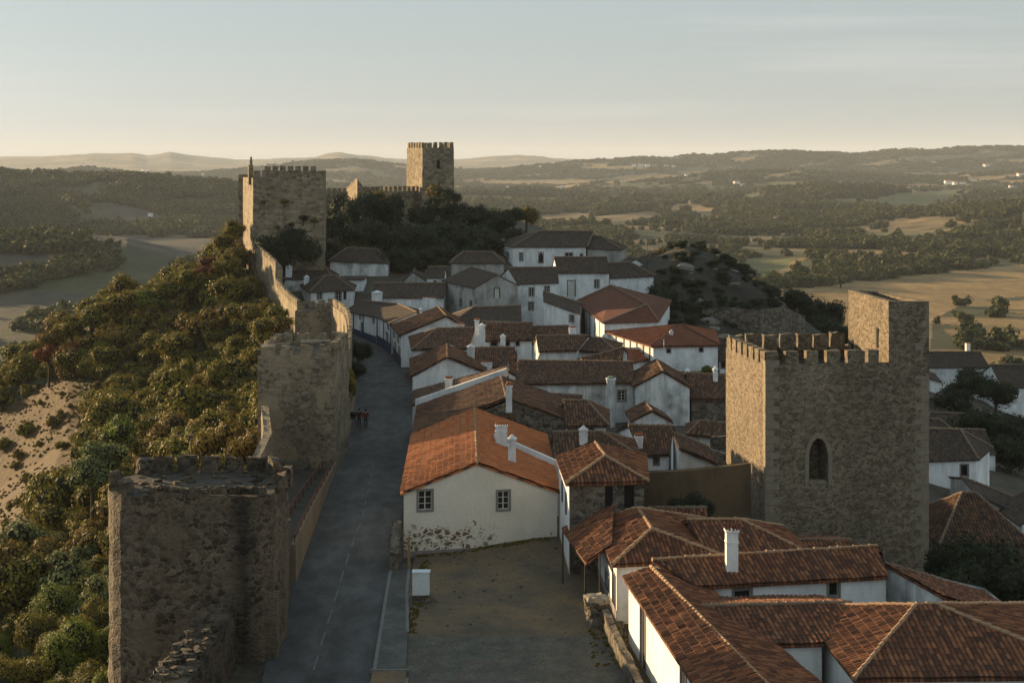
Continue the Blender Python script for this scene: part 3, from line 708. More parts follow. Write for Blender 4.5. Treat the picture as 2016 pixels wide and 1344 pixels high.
c = n.mix(.7, (.085, .085, .082), n.ramp(g, (.3, .6), (.7, 1.4)), 'MULTIPLY'); c = n.mix(.8, c, n.ramp(h, (.3, .6), (.7, 1.35)), 'MULTIPLY'); n.bump(g, .3, .02); PAVE = n.out(c)

RL = [(-9.0, 30), (-11.9, 76), (-13.1, 88.4), (-13.6, 99.7), (-14.2, 113), (-14.7, 127), (-15.5, 146), (-17.3, 169), (-19.7, 194), (-21.6, 212), (-24.5, 228), (-30, 246)]
RR = [(-6.0, 30), (-6.95, 76), (-7.6, 88.4), (-8.0, 99.7), (-8.5, 113), (-8.9, 127), (-9.4, 146), (-11.0, 168), (-14.6, 194), (-17.9, 210), (-22.0, 224), (-27, 240)]
sheet('street', [(a-.6, b) for a, b in RL], [(a+.35, b) for a, b in RR], .0, ASPH)
mb = MB()
for seg in [((717,1003),(714,1015)), ((710,1030),(702,1047)), ((698,1058),(692,1077)), ((687,1089),(681,1110)), ((677,1122),(670,1144)), ((666,1160),(658,1184)), ((654,1200),(645,1227)), ((641,1243),(631,1272)), ((627,1288),(617,1318)), ((721,985),(718,993)), ((726,965),(723,972)), ((729,948),(727,954)), ((732,932),(730,938)), ((734,915),(733,921))]:
    a, b = G(*seg[0], 0), G(*seg[1], 0); d = (b-a).normalized(); nn_ = V(-d.y, d.x, 0)*.045; up = V(0, 0, .004)
    mb.poly([a-nn_+up, a+nn_+up, b+nn_+up, b-nn_+up], M['paint_line'])
mb.build('lane_marking')['kind'] = 'structure'
# pavement between street and yard
pv = MB(); LP = [(-6.9, 60), (-6.95, 76), (-7.25, 84), (-7.55, 92), (-7.75, 98.4)]; RP = [(-5.0, 60), (-5.3, 76), (-5.75, 84), (-6.35, 92), (-6.6, 98.4)]
for i in range(4):
    a, b = LP[i], LP[i+1]; c_, d_ = RP[i], RP[i+1]
    pv.poly([(*a, .12), (*c_, .12), (*d_, .12), (*b, .12)], PAVE)
pv.build('pavement')['kind'] = 'structure'
kb = MB()
for side, PP in ((0, LP), (1, RP[1:])):
    for i in range(len(PP)-1):
        a, b = Vector(PP[i]), Vector(PP[i+1]); nseg = int((b-a).length/1.1)
        for k in range(nseg):
            if side and a.y+(b.y-a.y)*k/nseg < 83.5: continue
            p = a.lerp(b, k/nseg); q = a.lerp(b, (k+.975)/nseg); d = (q-p).normalized(); w2 = Vector((-d.y, d.x))*.09
            kb.prism([(*(p+w2), .135), (*(p-w2), .135), (*(q-w2), .135), (*(q+w2), .135)], [(*(p+w2), -.2), (*(p-w2), -.2), (*(q-w2), -.2), (*(q+w2), -.2)], M['concrete'])
kb.build('kerb')['kind'] = 'structure'
def yard_z(x, y): return .02+float(sm(90, 104, y))*.75*float(sm(-6, 3, x))+.06*noise.noise((x*.5, y*.5, 0))
mb = MB(); nx_, ny_ = 30, 34; vs = []; fs = []
for j in range(ny_+1):
    for i in range(nx_+1):
        y = 83.4+22.6*j/ny_; x = -6.3+(12.6)*i/nx_; x = x if i else (-5.7-.09*max(0, min(8, y-84)) if y < 92 else -6.4); vs.append((x, y, yard_z(x, y)))
fs = [(j*(nx_+1)+i, j*(nx_+1)+i+1, (j+1)*(nx_+1)+i+1, (j+1)*(nx_+1)+i) for j in range(ny_) for i in range(nx_)]
mb.mesh(vs, fs, DIRT); mb.build('yard', smooth=True)['kind'] = 'structure'
mb = MB(); mb.poly([(-5.2, 58, .03), (12, 58, .03), (9.5, 83.4, .03), (-5.7, 83.4, .03)], COBB); mb.build('cobbled_square')['kind'] = 'structure'
# planting bed at the bottom edge
mb = MB(); a = G(735, 1322, .1); b = G(802, 1316, .1)
mb.poly([(a.x, 70, .16), (b.x, 70, .16), (b.x, b.y, .16), (a.x, a.y, .16)], DIRT); mb.build('earth_bed')['kind'] = 'structure'
kb = MB(); kb.box((b.x+.1, 73.2, -.1), .15, 6, .3, M['concrete']); kb.box(((a.x+b.x)/2, a.y+.1, -.1), b.x-a.x+.35, .15, .3, M['concrete']); tag(kb.build('bed_kerb'), 'low grey concrete kerb round the earth bed at the bottom edge', 'kerb')

# ---------------------------------------------------------------- near tower with its walls
def near_tower():
    zt = 8.55
    cx_, cy_, r = -18.55, 82.6, 3.2; prof = []
    for k in range(0, 8): t = R(180+k*90/7*1.0); prof.append((cx_+r*math.cos(t), cy_+r*1.05*math.sin(t)))
    prof += [(-13.3, 79.4), (-12.55, 80.2), (-12.35, 84.2), (-13.6, 86.2), (-17, 86.6), (-20.3, 86.1), (-21.6, 84.6)]
    root = empty('round_cornered_tower', (-17, 82.5, -4), 'big blunt stone tower with rounded left corner in the left foreground', 'tower')
    mb = MB(); top = [V(x, y, zt+(.28 if y < 80.5 and -19 < x < -13.5 else 0)) for x, y in prof]; bot = [V(x, y, -5) for x, y in prof]
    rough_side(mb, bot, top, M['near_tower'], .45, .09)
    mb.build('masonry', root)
    fl = MB(); vs = []; 
    inn = [(-17+(x+17)*.99, 83+(y-83)*.985) for x, y in prof]
    fl.poly([(x, y, zt-.02) for x, y in inn], M['grey_stone']); fl.build('roof_terrace', root)
    rim = MB()
    for k in range(64):
        t = k/63; x = -18.9+t*5.9; rim.box((x, 79.62+random.uniform(-.05, .1), zt+.1), random.uniform(.1, .28), random.uniform(.2, .45), random.uniform(.15, .42), M['near_tower'], random.uniform(-.3, .3), .05)
    for k in range(90):
        rim.box((random.uniform(-20.8, -13), random.uniform(80.2, 85.6), zt-.06), random.uniform(.1, .5), random.uniform(.1, .4), random.uniform(.06, .2), M['near_tower'], random.uniform(0, 3), .05)
    rim.build('worn_rim', root)['kind'] = 'stuff'
    P = [Vector(p) for p in prof]
    merlons(root, P[0], P[2], zt, zt, 2, .62, .5, .8, M['near_tower'], inset=0, jit=.06)
    merlons(root, P[3], P[5], zt, zt, 1, .7, .5, .72, M['near_tower'], inset=0, jit=.06)
    # back row, left to right
    merlons(root, P[12], P[11], zt, zt, 5, .0+1.0*.88, .5, .85, M['near_tower'], inset=-.6, jit=.07) if False else None
    merlons(root, (-21.4, 85.0), (-20.2, 86.3), zt, zt, 1, .9, .5, .78, M['near_tower'], inset=-.5, jit=.07)
    merlons(root, (-20.3, 86.2), (-13.7, 86.2), zt, zt, 5, .95, .5, .85, M['near_tower'], inset=-.5, jit=.07)
    merlons(root, (-13.6, 86.0), (-12.45, 84.3), zt, zt, 1, 1.0, .5, .95, M['near_tower'], inset=-.5, jit=.09)
    merlons(root, (-12.5, 84.3), (-12.6, 80.4), zt, zt, 2, 1.0, .5, .85, M['near_tower'], inset=0, jit=.08)
M['grey_stone'] = plain('grey_terrace_stone', (.05,.045,.038), .6, .9, bump=.9)
near_tower()
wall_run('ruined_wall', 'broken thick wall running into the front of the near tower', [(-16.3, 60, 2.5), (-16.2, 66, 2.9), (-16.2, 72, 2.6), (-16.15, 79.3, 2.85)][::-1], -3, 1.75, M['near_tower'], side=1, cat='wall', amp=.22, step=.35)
rb_ = MB()
for k in range(150): rb_.box((random.uniform(-16.2, -14.6), random.uniform(64, 79), 2.55), random.uniform(.15, .5), random.uniform(.15, .5), random.uniform(.15, .45), M['near_tower'], random.uniform(0, 3), .07)
rw = [o for o in bpy.data.objects if o.name.startswith('ruined_wall')][0]; rb_.build('loose_coping', rw)['kind'] = 'stuff'
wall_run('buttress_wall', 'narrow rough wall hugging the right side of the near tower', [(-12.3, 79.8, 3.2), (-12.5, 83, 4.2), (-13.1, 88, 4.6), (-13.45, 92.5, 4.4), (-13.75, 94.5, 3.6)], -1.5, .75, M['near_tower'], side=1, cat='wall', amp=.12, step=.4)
# ramp along the wall and its retaining wall
rp_ = MB(); A_ = [(-18.2, 86), (-18.3, 100), (-18.6, 112), (-19.2, 127.4)]; B_ = [(-13.5, 86), (-13.9, 100), (-14.4, 113), (-14.95, 127.4)]; Z_ = [2.25, 1.9, 1.2, .35]
for i in range(3): rp_.poly([(*A_[i], Z_[i]), (*B_[i], Z_[i]), (*B_[i+1], Z_[i+1]), (*A_[i+1], Z_[i+1])], M['grey_stone'])
rp_.build('ramp')['kind'] = 'structure'
wall_run('retaining_wall', 'tan rendered retaining wall between the ramp and the street', [(-13.35, 94.2, 2.35), (-13.65, 100, 2.1), (-14.2, 113, 1.45), (-14.75, 127, .7), (-15.5, 146, .55), (-17.0, 166, .5)], -.3, .35, M['tan_wall'], side=1, cat='wall', amp=.04, step=1.0)
def railing(label, pts, h, mat):
    root = empty('railing', pts[0], label, 'railing'); mb = MB()
    for i in range(len(pts)-1):
        a, b = Vector(pts[i]), Vector(pts[i+1]); mb.tube(a+V(0,0,h), b+V(0,0,h), .07, mat, 6); mb.tube(a+V(0,0,h*.5), b+V(0,0,h*.5), .035, mat, 6)
        k = int((b-a).length/2.4)
        for j in range(k+1): p = a.lerp(b, j/max(1, k)); mb2 = MB(); mb2.tube(p, p+V(0,0,h), .045, mat, 6); mb2.build('post', root)
    mb.build('rail', root)
railing('reddish iron handrail on top of the retaining wall by the street', [(-13.55, 95, 2.25), (-13.85, 100, 2.05), (-14.4, 113, 1.4), (-14.9, 127, .7)], .45, M['rust'])
railing('dark iron handrail on the ramp a step inside the retaining wall', [(-14.9, 92.5, 2.0), (-15.1, 100, 1.85), (-15.5, 113, 1.2), (-15.8, 127, .35)], .7, M['rust'])
wall_run('outer_parapet', 'rough outer parapet wall linking the near tower to the square tower', [(-17.0, 86, 4.6), (-17.6, 96, 4.4), (-18.1, 108, 4.5), (-18.6, 118, 5.0), (-20.4, 127.6, 5.6)], -5, .6, M['tower_dark'], side=1, cat='wall', amp=.13, step=.6)

# ---------------------------------------------------------------- square tower beside the street
def mid_tower():
    root = empty('square_wall_tower', (-18, 131, -3), 'ruined square wall tower with broken battlements beside the street', 'tower')
    F_ = [(-21.35, 128), (-14.9, 128), (-14.7, 137.5), (-21.2, 137.5)]; zt = 9.75
    mb = MB(); rough_side(mb, [V(x, y, -4) for x, y in F_], [V(x, y, zt) for x, y in F_], M['tower_dark'], .5, .09)
    mb.poly([(x, y, zt-.05) for x, y in F_], M['grey_stone']); mb.build('masonry', root)
    T = M['tower_dark']
    merlons(root, (-21.3, 128), (-14.9, 128), zt, zt, 4, 1.0, .6, .75, T, jit=.09)
    merlons(root, (-14.9, 128), (-14.75, 137), zt, zt, 6, .95, .55, .9, T, jit=.07)
    merlons(root, (-21.2, 137), (-21.3, 128.6), zt, zt, 5, 1.0, .55, .8, T, jit=.09)
    merlons(root, (-14.9, 137.4), (-21.1, 137.4), zt, zt, 4, 1.0, .55, .8, T, jit=.09)
    ob = MB(); ob.box((-20.0, 133, zt-.1), 1.3, 1.0, .5, T, .3, .1); ob.box((-17.5, 135.5, zt-.1), 2.6, .7, .45, T, .2, .1); ob.build('rubble', root)
    bs = MB(); bs.box((-18.3, 127.2, -.5), 3.2, 1.2, 1.6, M['rubble'], 0, .3); bs.build('broken_base', root)
mid_tower()
wall_run('curved_curtain_wall', 'sunlit curved curtain wall with merlons bending behind the square tower', [(-15.2, 137.6, 6.0), (-15.8, 146, 6.2), (-16.5, 155, 6.3), (-17.4, 165, 6.4), (-18.45, 176, 6.5), (-19.75, 187, 6.4), (-21.1, 197, 6.2), (-22.9, 206, 6.0), (-24.7, 213, 5.9)][::-1], -3, .6, M['tower_dark'], (1.3, .8, .4, .85), side=-1, cat='wall', amp=.03)
def cross_tower():
    root = empty('wall_turret', (-27.6, 215, -3), 'low shaded wall turret where the curtain wall bends towards the castle', 'tower')
    F_ = [(-30.3, 212.6), (-25.0, 213.2), (-25.2, 218), (-30.6, 217.5)]
    mb = MB(); rough_side(mb, [V(x, y, -4) for x, y in F_], [V(F_[0][0], F_[0][1], 5.1), V(F_[1][0], F_[1][1], 5.5), V(F_[2][0], F_[2][1], 5.5), V(F_[3][0], F_[3][1], 5.1)], M['tower_dark'], .8, .08)
    mb.poly([(F_[0][0], F_[0][1], 5.0), (F_[1][0], F_[1][1], 5.4), (F_[2][0], F_[2][1], 5.4), (F_[3][0], F_[3][1], 5.0)], M['grey_stone']); mb.build('masonry', root)
    merlons(root, (-27.6, 212.9), (-25.0, 213.2), 5.3, 5.5, 2, .9, .6, .9, M['tower_dark']); merlons(root, (-30.6, 217.4), (-25.2, 217.9), 5.1, 5.5, 4, .9, .5, .9, M['tower_dark'])
cross_tower()
wall_run('climbing_curtain_wall', 'sunlit curtain wall with merlons climbing from the turret towards the castle', [(-30.4, 215.5, 5.4), (-32.4, 222, 5.7), (-34.6, 230, 6.1), (-37.2, 239.5, 6.7)][::-1], -3, 1.0, M['tower_dark'], (1.35, .9, .45, .95), side=1, cat='wall', amp=.04)
wall_run('upper_curtain_wall', 'taller stretch of curtain wall joining the castle gate tower', [(-37.2, 239.6, 9.5), (-39.6, 247, 10.2), (-42.4, 255, 11.0), (-44.7, 262, 12.0)][::-1], -1, 1.1, M['tower_dark'], (1.35, .9, .45, .8), side=1, cat='wall', amp=.05)

# ---------------------------------------------------------------- castle
def prism_tower(root, F_, zb, zt, mat, step=1.0, amp=.05, name='masonry'):
    zt = zt if isinstance(zt, list) else [zt]*4
    mb = MB(); rough_side(mb, [V(x, y, zb) for x, y in F_], [V(x, y, z) for (x, y), z in zip(F_, zt)], mat, step, amp)
    mb.poly([(x, y, z-.6) for (x, y), z in zip(F_, zt)], M['grey_stone']); return mb.build(name, root)
def castle():
    T = M['castle'] = stone('castle_stone', (.12,.095,.065), (.21,.165,.11), (.30,.245,.17), (.26,.21,.15), 1.3, 1.5, .08)
    r = empty('castle_gate_tower', (-40, 265, 8), 'broad crenellated castle tower above the curtain wall on the left', 'tower')
    F_ = [(-44.2, 260), (-32.2, 261), (-33.2, 272), (-48.6, 275)]
    prism_tower(r, F_, 4, 23.2, T, .9, .09)
    merlons(r, F_[0], F_[1], 23.2, 23.2, 9, 1.0, .6, 1.25, T); merlons(r, F_[1], F_[2], 23.2, 23.2, 7, 1.0, .6, 1.2, T)
    bw = MB(); bw.box((-39.3, 270.5, 22), 9.4, .8, 2.2, T, .03, .03); bw.build('rear_parapet', r)
    merlons(r, (-44, 270), (-34.6, 270.4), 24.1, 24.1, 7, .95, .6, 1.1, T)
    fn = MB(); fn.box((-45.2, 263.5, 22), .75, 1.6, 3.4, T, .25, .05); fn.box((-45.15, 263.4, 25.3), .45, 1.1, 1.0, T, .25, .05); fn.box((-45.1, 263.3, 26.2), .3, .7, .6, T, .25, .05); fn.build('watch_pinnacle', r)
    # ivy tufts growing from the face are added with the plants
    r2 = empty('castle_side_turret', (-48.5, 276, 6), 'thin dark turret at the far left edge of the castle', 'tower')
    prism_tower(r2, [(-49.4, 275.2), (-48.0, 275.2), (-47.8, 282), (-49.6, 282)], 0, 23.6, T, .9, .06)
    r3 = empty('castle_keep', (-17, 335, 8), 'tall square castle keep with merlons on the skyline', 'tower')
    K = [(-19.4, 330), (-12.65, 331.3), (-15.4, 341.5), (-23.4, 339.4)]
    K2 = [(-19.5, 329.8), (-12.4, 331.1), (-15.3, 341.8), (-23.7, 339.6)]
    mb = MB(); rough_side(mb, [V(x, y, 6) for x, y in K2], [V(x, y, 29.0) for x, y in K], T, .9, .05); mb.poly([(x, y, 28.4) for x, y in K], M['grey_stone']); mb.build('masonry', r3)
    merlons(r3, K[0], K[1], 29, 29, 6, .75, .5, 1.15, T); merlons(r3, K[1], K[2], 29, 29, 7, .9, .5, 1.15, T); merlons(r3, K[2], K[3], 29, 29, 6, .8, .5, 1.15, T); merlons(r3, K[3], K[0], 29, 29, 6, .95, .5, 1.15, T)
    for (px, py, w_, h_) in ((863, 325, .75, 1.5), (864, 366, .4, .9)):
        p = ray_plane(px, py, V(-19.4, 330, 0), V(1.3, -6.75, 0).normalized()); wm_ = MB(); wm_.box((p.x, p.y-.03, p.z-h_/2), w_, .12, h_, M['dark'], .19); wm_.tube((p.x, p.y-.09, p.z+h_/2), (p.x, p.y+.03, p.z+h_/2), w_/2, M['dark'], 10); wm_.build('window', r3)
    wall_run('castle_wall', 'crenellated castle wall running up to the keep', [(-31.0, 322, 19.6), (-27.5, 327, 19.6), (-20.0, 333, 19.6)], 6, 1.2, T, (1.25, .8, .5, 1.05), side=1, cat='wall')
    wall_run('castle_wall', 'low far castle wall just right of the gate tower', [(-37.5, 300, 19.9), (-33, 306, 20.0)], 8, 1.2, T, (1.6, .8, .5, .7), side=1, cat='wall')
    r4 = empty('broken_castle_turret', (-34, 322, 8), 'broken pointed castle turret with a sunlit side between tower and keep', 'tower')
    mb = MB(); a, b, c_, d_ = (-32.3, 318), (-30.5, 318.6), (-32.5, 331), (-36.2, 331)
    m1 = (-33.0, 321.5); m2 = (-34.8, 327)
    rough_side(mb, [V(*a, 6), V(*b, 6), V(*c_, 6), V(*d_, 6), V(*m2, 6), V(*m1, 6)], [V(*a, 22.3), V(*b, 20.0), V(*c_, 19.6), V(*d_, 19.8), V(*m2, 21.0), V(*m1, 22.4)], T, .8, .1)
    mb.poly([V(*a, 22.2), V(*b, 19.9), V(*c_, 19.5), V(*d_, 19.7), V(*m2, 20.9), V(*m1, 22.3)], T); mb.build('masonry', r4)
castle()

# ---------------------------------------------------------------- big tower on the right
def gate_tower():
    T = M['tower']; root = empty('crenellated_tower', (22, 108, -3), 'large crenellated stone tower with a corner turret right of the houses', 'tower')
    ax = Vector((.989, .150)); bx_ = Vector((-.148, .989)); A = Vector((17.3, 104)); B = A+ax*11.75; C = B+bx_*9.4; D = A+bx_*9.4
    zt = 12.15; Q = [A, B, C, D]
    mb = MB()
    # front wall with the pointed niche
    n3 = V(ax.y, -ax.x, 0)
    def sz(px, py): p = ray_plane(px, py, V(A.x, A.y, 0), n3); return (p.xy-A).dot(ax), p.z
    s0, _ = sz(1592, 900); s1, _ = sz(1630, 900); _, z0 = sz(1611, 952); _, z1 = sz(1611, 862)
    ln = 11.75; wall_face(mb, A, B, -8, [(ln, zt), (0, zt)], [(s0, s1, z0, z1, True)], T, 1.9)
    rough_side(mb, [V(*B, -8), V(*C, -8), V(*D, -8), V(*A, -8)], [V(*B, zt), V(*C, zt), V(*D, zt), V(*A, zt)], T, .7, .03, closed=False)
    mb.poly([V(*q, zt-.9) for q in Q], M['tile_old_flat']); mb.build('masonry', root)
    # niche frame and sill
    fr = MB(); m = (s0+s1)/2; wv = .28; r_ = s1-s0; zs = z1-r_*.9
    def P(s, z, n_): return V(A.x+ax.x*s+ax.y*n_, A.y+ax.y*s-ax.x*n_, z)
    inn, out_ = [], []
    for sg in (-1, 1):
        seq = [(0, z0-.1), (0, zs)]+[(k/6, None) for k in range(1, 7)]
        ii, oo = [], []
        for a_, z_ in seq:
            if z_ is not None: ii.append((m+sg*r_/2, z_)); oo.append((m+sg*(r_/2+wv), z_))
            else:
                t = a_; ii.append((m+sg*r_/2*(1-t**1.6), zs+(z1-zs)*math.sin(t*math.pi/2))); oo.append((m+sg*(r_/2+wv)*(1-t**1.6), zs+(z1+.32-zs)*math.sin(t*math.pi/2)))
        for k in range(len(ii)-1):
            fr.mesh([P(*ii[k], .07), P(*oo[k], .07), P(*oo[k+1], .07), P(*ii[k+1], .07), P(*ii[k], -.3), P(*oo[k], -.02), P(*oo[k+1], -.02), P(*ii[k+1], -.3)], [(0,1,2,3), (4,0,3,7), (1,5,6,2)], M['tower_trim'])
    fr.build('niche_frame', root)
    sb = MB(); sb.box((P(m, 0, -.35).x, P(m, 0, -.35).y, z0), r_*.9, .6, .22, M['tower_trim'], math.atan2(ax.y, ax.x), .03); sb.build('niche_sill', root)
    # quoins
    qbs = [MB(), MB()]; z = -4.2; k = 0
    while z < 15.8:
        wq = 1.0 if k % 2 else .6; h = .52
        for qb, s, lim in ((qbs[0], ln-wq/2+.02, 16), (qbs[1], wq/2-.02, 12)):
            if z < lim: c_ = P(s, z, -.23); qb.box((c_.x, c_.y, z), wq, .5, h-.04, M['tower_trim'], math.atan2(ax.y, ax.x), .012)
        z += h; k += 1
    qbs[0].build('quoin_column', root); qbs[1].build('quoin_column', root)
    # parapet floor and merlons
    merlons(root, A, D, zt, zt, 7, .95, .55, .88, T, jit=.02, inset=-.55)
    def merl_px(xs, za):
        for x0, x1 in xs:
            a_, _ = sz(x0, 690); b_, _ = sz(x1, 690); mb2 = MB(); c_ = P((a_+b_)/2, 0, -.3); mb2.box((c_.x, c_.y, zt-.2), b_-a_, .55, za+.2, T, math.atan2(ax.y, ax.x), .03); mb2.build('merlon', root)
    merl_px([(1510, 1533), (1548, 1573), (1588, 1611), (1628, 1654), (1669, 1693), (1709, 1731)], .86)
    merlons(root, D, C, zt, zt, 9, .98, .55, 1.0, T, inset=-.55, jit=.05, skip=(7, 8))
    rf = MB(); 
    # corner turret
    t0, _ = sz(1749.5, 650); Tq = [A+ax*t0, B, B+bx_*9.4, A+ax*t0+bx_*7.6]
    Tb = [Tq[0]+Vector((-ax.y*0, 0)), Tq[1], Tq[2], Tq[3]]
    e = .02; Tq = [Tq[0]-bx_*e-ax*0, Tq[1]-bx_*e+ax*e, Tq[2]+ax*e, Tq[3]]
    mb = MB(); rough_side(mb, [V(*q, zt-1) for q in Tq], [V(Tq[0].x, Tq[0].y, 16.35), V(Tq[1].x, Tq[1].y, 16.3), V(Tq[2].x, Tq[2].y, 16.2), V(Tq[3].x, Tq[3].y, 16.5)], T, .6, .035)
    ins = [Tq[0]+(ax+bx_)*.45, Tq[1]+(-ax+bx_)*.45, Tq[2]+(-ax-bx_)*.45, Tq[3]+(ax-bx_)*.45]
    ztop = [16.35, 16.3, 16.2, 16.5]
    for i in range(4): mb.poly([V(*Tq[i], ztop[i]), V(*Tq[(i+1)%4], ztop[(i+1)%4]), V(*ins[(i+1)%4], ztop[(i+1)%4]), V(*ins[i], ztop[i])], T); mb.poly([V(*ins[i], ztop[i]), V(*ins[(i+1)%4], ztop[(i+1)%4]), V(*ins[(i+1)%4], 15.2), V(*ins[i], 15.2)], T)
    mb.poly([V(*q, 15.2) for q in ins], M['grey_stone']); tr = mb.build('corner_turret', root)
    # arrow slits
    n4 = V(-bx_.y, bx_.x, 0)
    for (px0, px1, py0, py1) in ((1724, 1729, 645, 684), (1676, 1679, 668, 686)):
        p = ray_plane((px0+px1)/2, (py0+py1)/2, V(*Tq[0], 0), n4); h = (py1-py0)*p.y/FOC; sb = MB()
        sb.prism([(p.x-.03, p.y-.28, p.z+h/2), (p.x-.03, p.y+.28, p.z+h/2), (p.x+.2, p.y+.28, p.z+h/2), (p.x+.2, p.y-.28, p.z+h/2)], [(p.x-.03, p.y-.28, p.z-h/2), (p.x-.03, p.y+.28, p.z-h/2), (p.x+.2, p.y+.28, p.z-h/2), (p.x+.2, p.y-.28, p.z-h/2)], M['dark']); sb.build('slit_window', tr)
    return root
gate_tower()
# ---------------------------------------------------------------- houses near the square
def Zl(z, *pp): return [G(px, py, z) for px, py in pp]
# long orange roofed house
A = V(-7.15, 100.6, 4.15); B = V(3.05, 102.8, 3.75); C = V(2.6, 123, 3.9); D = V(-7.8, 121.5, 4.2)
root, planes, ro = house('long_house', 'long house with bright orange roof, peeling cream gable and two white chimneys', [A, B, C, D], 'y', ridge=(V(-2.33, 101.7, 5.85), V(-3.0, 122.2, 6.1)),
    wall='cream', roof='tile_orange', ridge_mat='ridge', zb=-1, oh=.22, og=.16, ncap=True,
    wins={0: [(824, 966, 850, 1003, 'sash'), (980, 967, 1002, 1002, 'sash')]}, bands={0: (-1, .28, 'plinth')},
    chims=[(987, 878, .85, .45, 840, 'row'), (1008, 911, .55, .5, 866, 'dome')])
# tile courses in mortar on the left slope
cb = MB(); pl = planes[0]
for k in range(1, 9):
    t = k/9; a = pl[1].lerp(pl[2], t); b = pl[0].lerp(pl[3], t); nseg = 14
    for i in range(nseg): cb.tube(a.lerp(b, i/nseg)+V(0,0,.075), a.lerp(b, (i+1)/nseg)+V(0,0,.07), .035, M['tile_old'], 5)
cb.build('mortared_course', ro)
fw = MB(); p0 = ray_plane(974, 866, planes[1][0], (planes[1][1]-planes[1][0]).cross(planes[1][2]-planes[1][0]).normalized()); p1 = ray_plane(1100, 921, planes[1][0], (planes[1][1]-planes[1][0]).cross(planes[1][2]-planes[1][0]).normalized())
d = (p1-p0); nn2 = Vector((-d.y, d.x, 0)).normalized()*.16
fw.prism([p0-nn2+V(0,0,.5), p1-nn2+V(0,0,.5), p1+nn2+V(0,0,.5), p0+nn2+V(0,0,.5)], [p0-nn2-V(0,0,.5), p1-nn2-V(0,0,.5), p1+nn2-V(0,0,.5), p0+nn2-V(0,0,.5)], M['white'])
fw.build('firewall', ro)
# rubble wall end and pale plank beside it
wall_run('garden_wall', 'short rubble wall end at the left corner of the orange roofed house', [(-7.2, 96.6, 1.2), (-7.3, 98.4, 1.9), (-7.25, 100.4, 2.4)], -.5, .55, M['rubble'], side=1, amp=.12, step=.3)
mb = MB(); mb.box((-6.58, 97.2, 0), .14, .3, 2.1, M['ochre'], 0, .01); tag(mb.build('gate_post'), 'pale yellow post standing by the rubble wall end', 'post')
# white cabinet on a rubble plinth
root = empty('utility_cabinet', (-5.5, 91.8, 0), 'white box shaped cabinet on a rubble plinth at the yard corner', 'cabinet')
a = G(812, 1170, .55); b = G(845, 1170, .55); mb = MB(); mb.box(((a.x+b.x)/2, a.y+.35, .5), b.x-a.x, .6, 1.3, M['zinc'], 0, .01); mb.box(((a.x+b.x)/2, a.y+.35, 1.80), b.x-a.x+.08, .68, .06, M['zinc']); mb.build('cabinet_body', root)
mb = MB(); mb.box(((a.x+b.x)/2+.03, a.y+.4, -.2), b.x-a.x+.06, .75, .7, M['rubble'], 0, .04); mb.build('plinth', root)
# tower house with the lit hipped roof
E = [V(3.62, 95.2, 6.0), V(8.3, 95.8, 6.0), V(8.9, 104.2, 6.0), V(3.25, 103.6, 6.0)]
house('tall_house', 'tall narrow house with sunlit hipped tile roof and a stone front', E, 'y', ridge=(V(5.98, 97.7, 7.05), V(5.6, 102.2, 7.05)), hip=(1, 0), wall='rubble', roof='tile_near', ridge_mat='ridge',
    zb=-1, oh=.3, wins={0: [(1191, 957, 1207, 1000, 'hole'), (1229, 955, 1249, 1000, 'hole')]})
# plastered left wall of the tall house: thin render coat 3 mm proud, with shutter frames
mb = MB(); o3 = V(-.02, 0, 0); mb.prism([V(3.60, 95.15, 5.9), V(3.23, 103.6, 5.9), V(3.18, 103.6, 5.9), V(3.555, 95.12, 5.9)], [V(3.60, 95.15, -1), V(3.23, 103.6, -1), V(3.18, 103.6, -1), V(3.555, 95.12, -1)], M['white_clean'])
HT = [o for o in bpy.data.objects if o.get('label', '').startswith('tall narrow house')][0]
mb.build('plaster_wall', HT)
for yy_, zz in ((97.2, 3.6), (100.4, 3.7)):
    m2 = MB(); xx = 3.56-(yy_-95.2)*.044; m2.box((xx-.03, yy_, zz), .1, .85, 1.25, M['greywood']); m2.build('window', HT)
mb = MB(); mb.prism([V(3.53, 95.2, .5), V(3.15, 103.6, .9), V(3.12, 103.6, .9), V(3.50, 95.2, .5)], [V(3.53, 95.2, -1), V(3.15, 103.6, -1), V(3.12, 103.6, -1), V(3.50, 95.2, -1)], M['ochre']); mb.build('painted_base', HT)
# canopy on posts
root = empty('canopy', (4.2, 91, 0), 'sagging tiled canopy on thin iron posts in front of the tall house', 'canopy')
rb = MB(); Pc = [G(1106, 1040, 2.75), G(1153, 1108, 2.6), G(1196, 1075, 3.55), G(1210, 994, 4.6)]
roof_plane(rb, [Pc[0], Pc[1], Pc[2]+V(.3,0,.1), Pc[3]], M['tile_near']); cro = rb.build('roof', root)
rb = MB(); Pd = [G(1152, 1106, 2.6), G(1192, 1084, 3.3), G(1200, 1050, 3.9)]
for (px, pyt, pyb) in ((1108, 1050, 1150), (1152, 1108, 1178), (1181, 1092, 1206)):
    b = G(px, pyb, .05); t = W(px, pyt, b.y); pm = MB(); pm.tube(b, (b.x, b.y, t.z+.1), .05, M['metal'], 6); pm.build('post', root)
E = [V(4.6, 89.5, 4.2), V(9.6, 89.8, 4.2), V(9.8, 95.0, 4.3), V(4.2, 95.0, 4.3)]
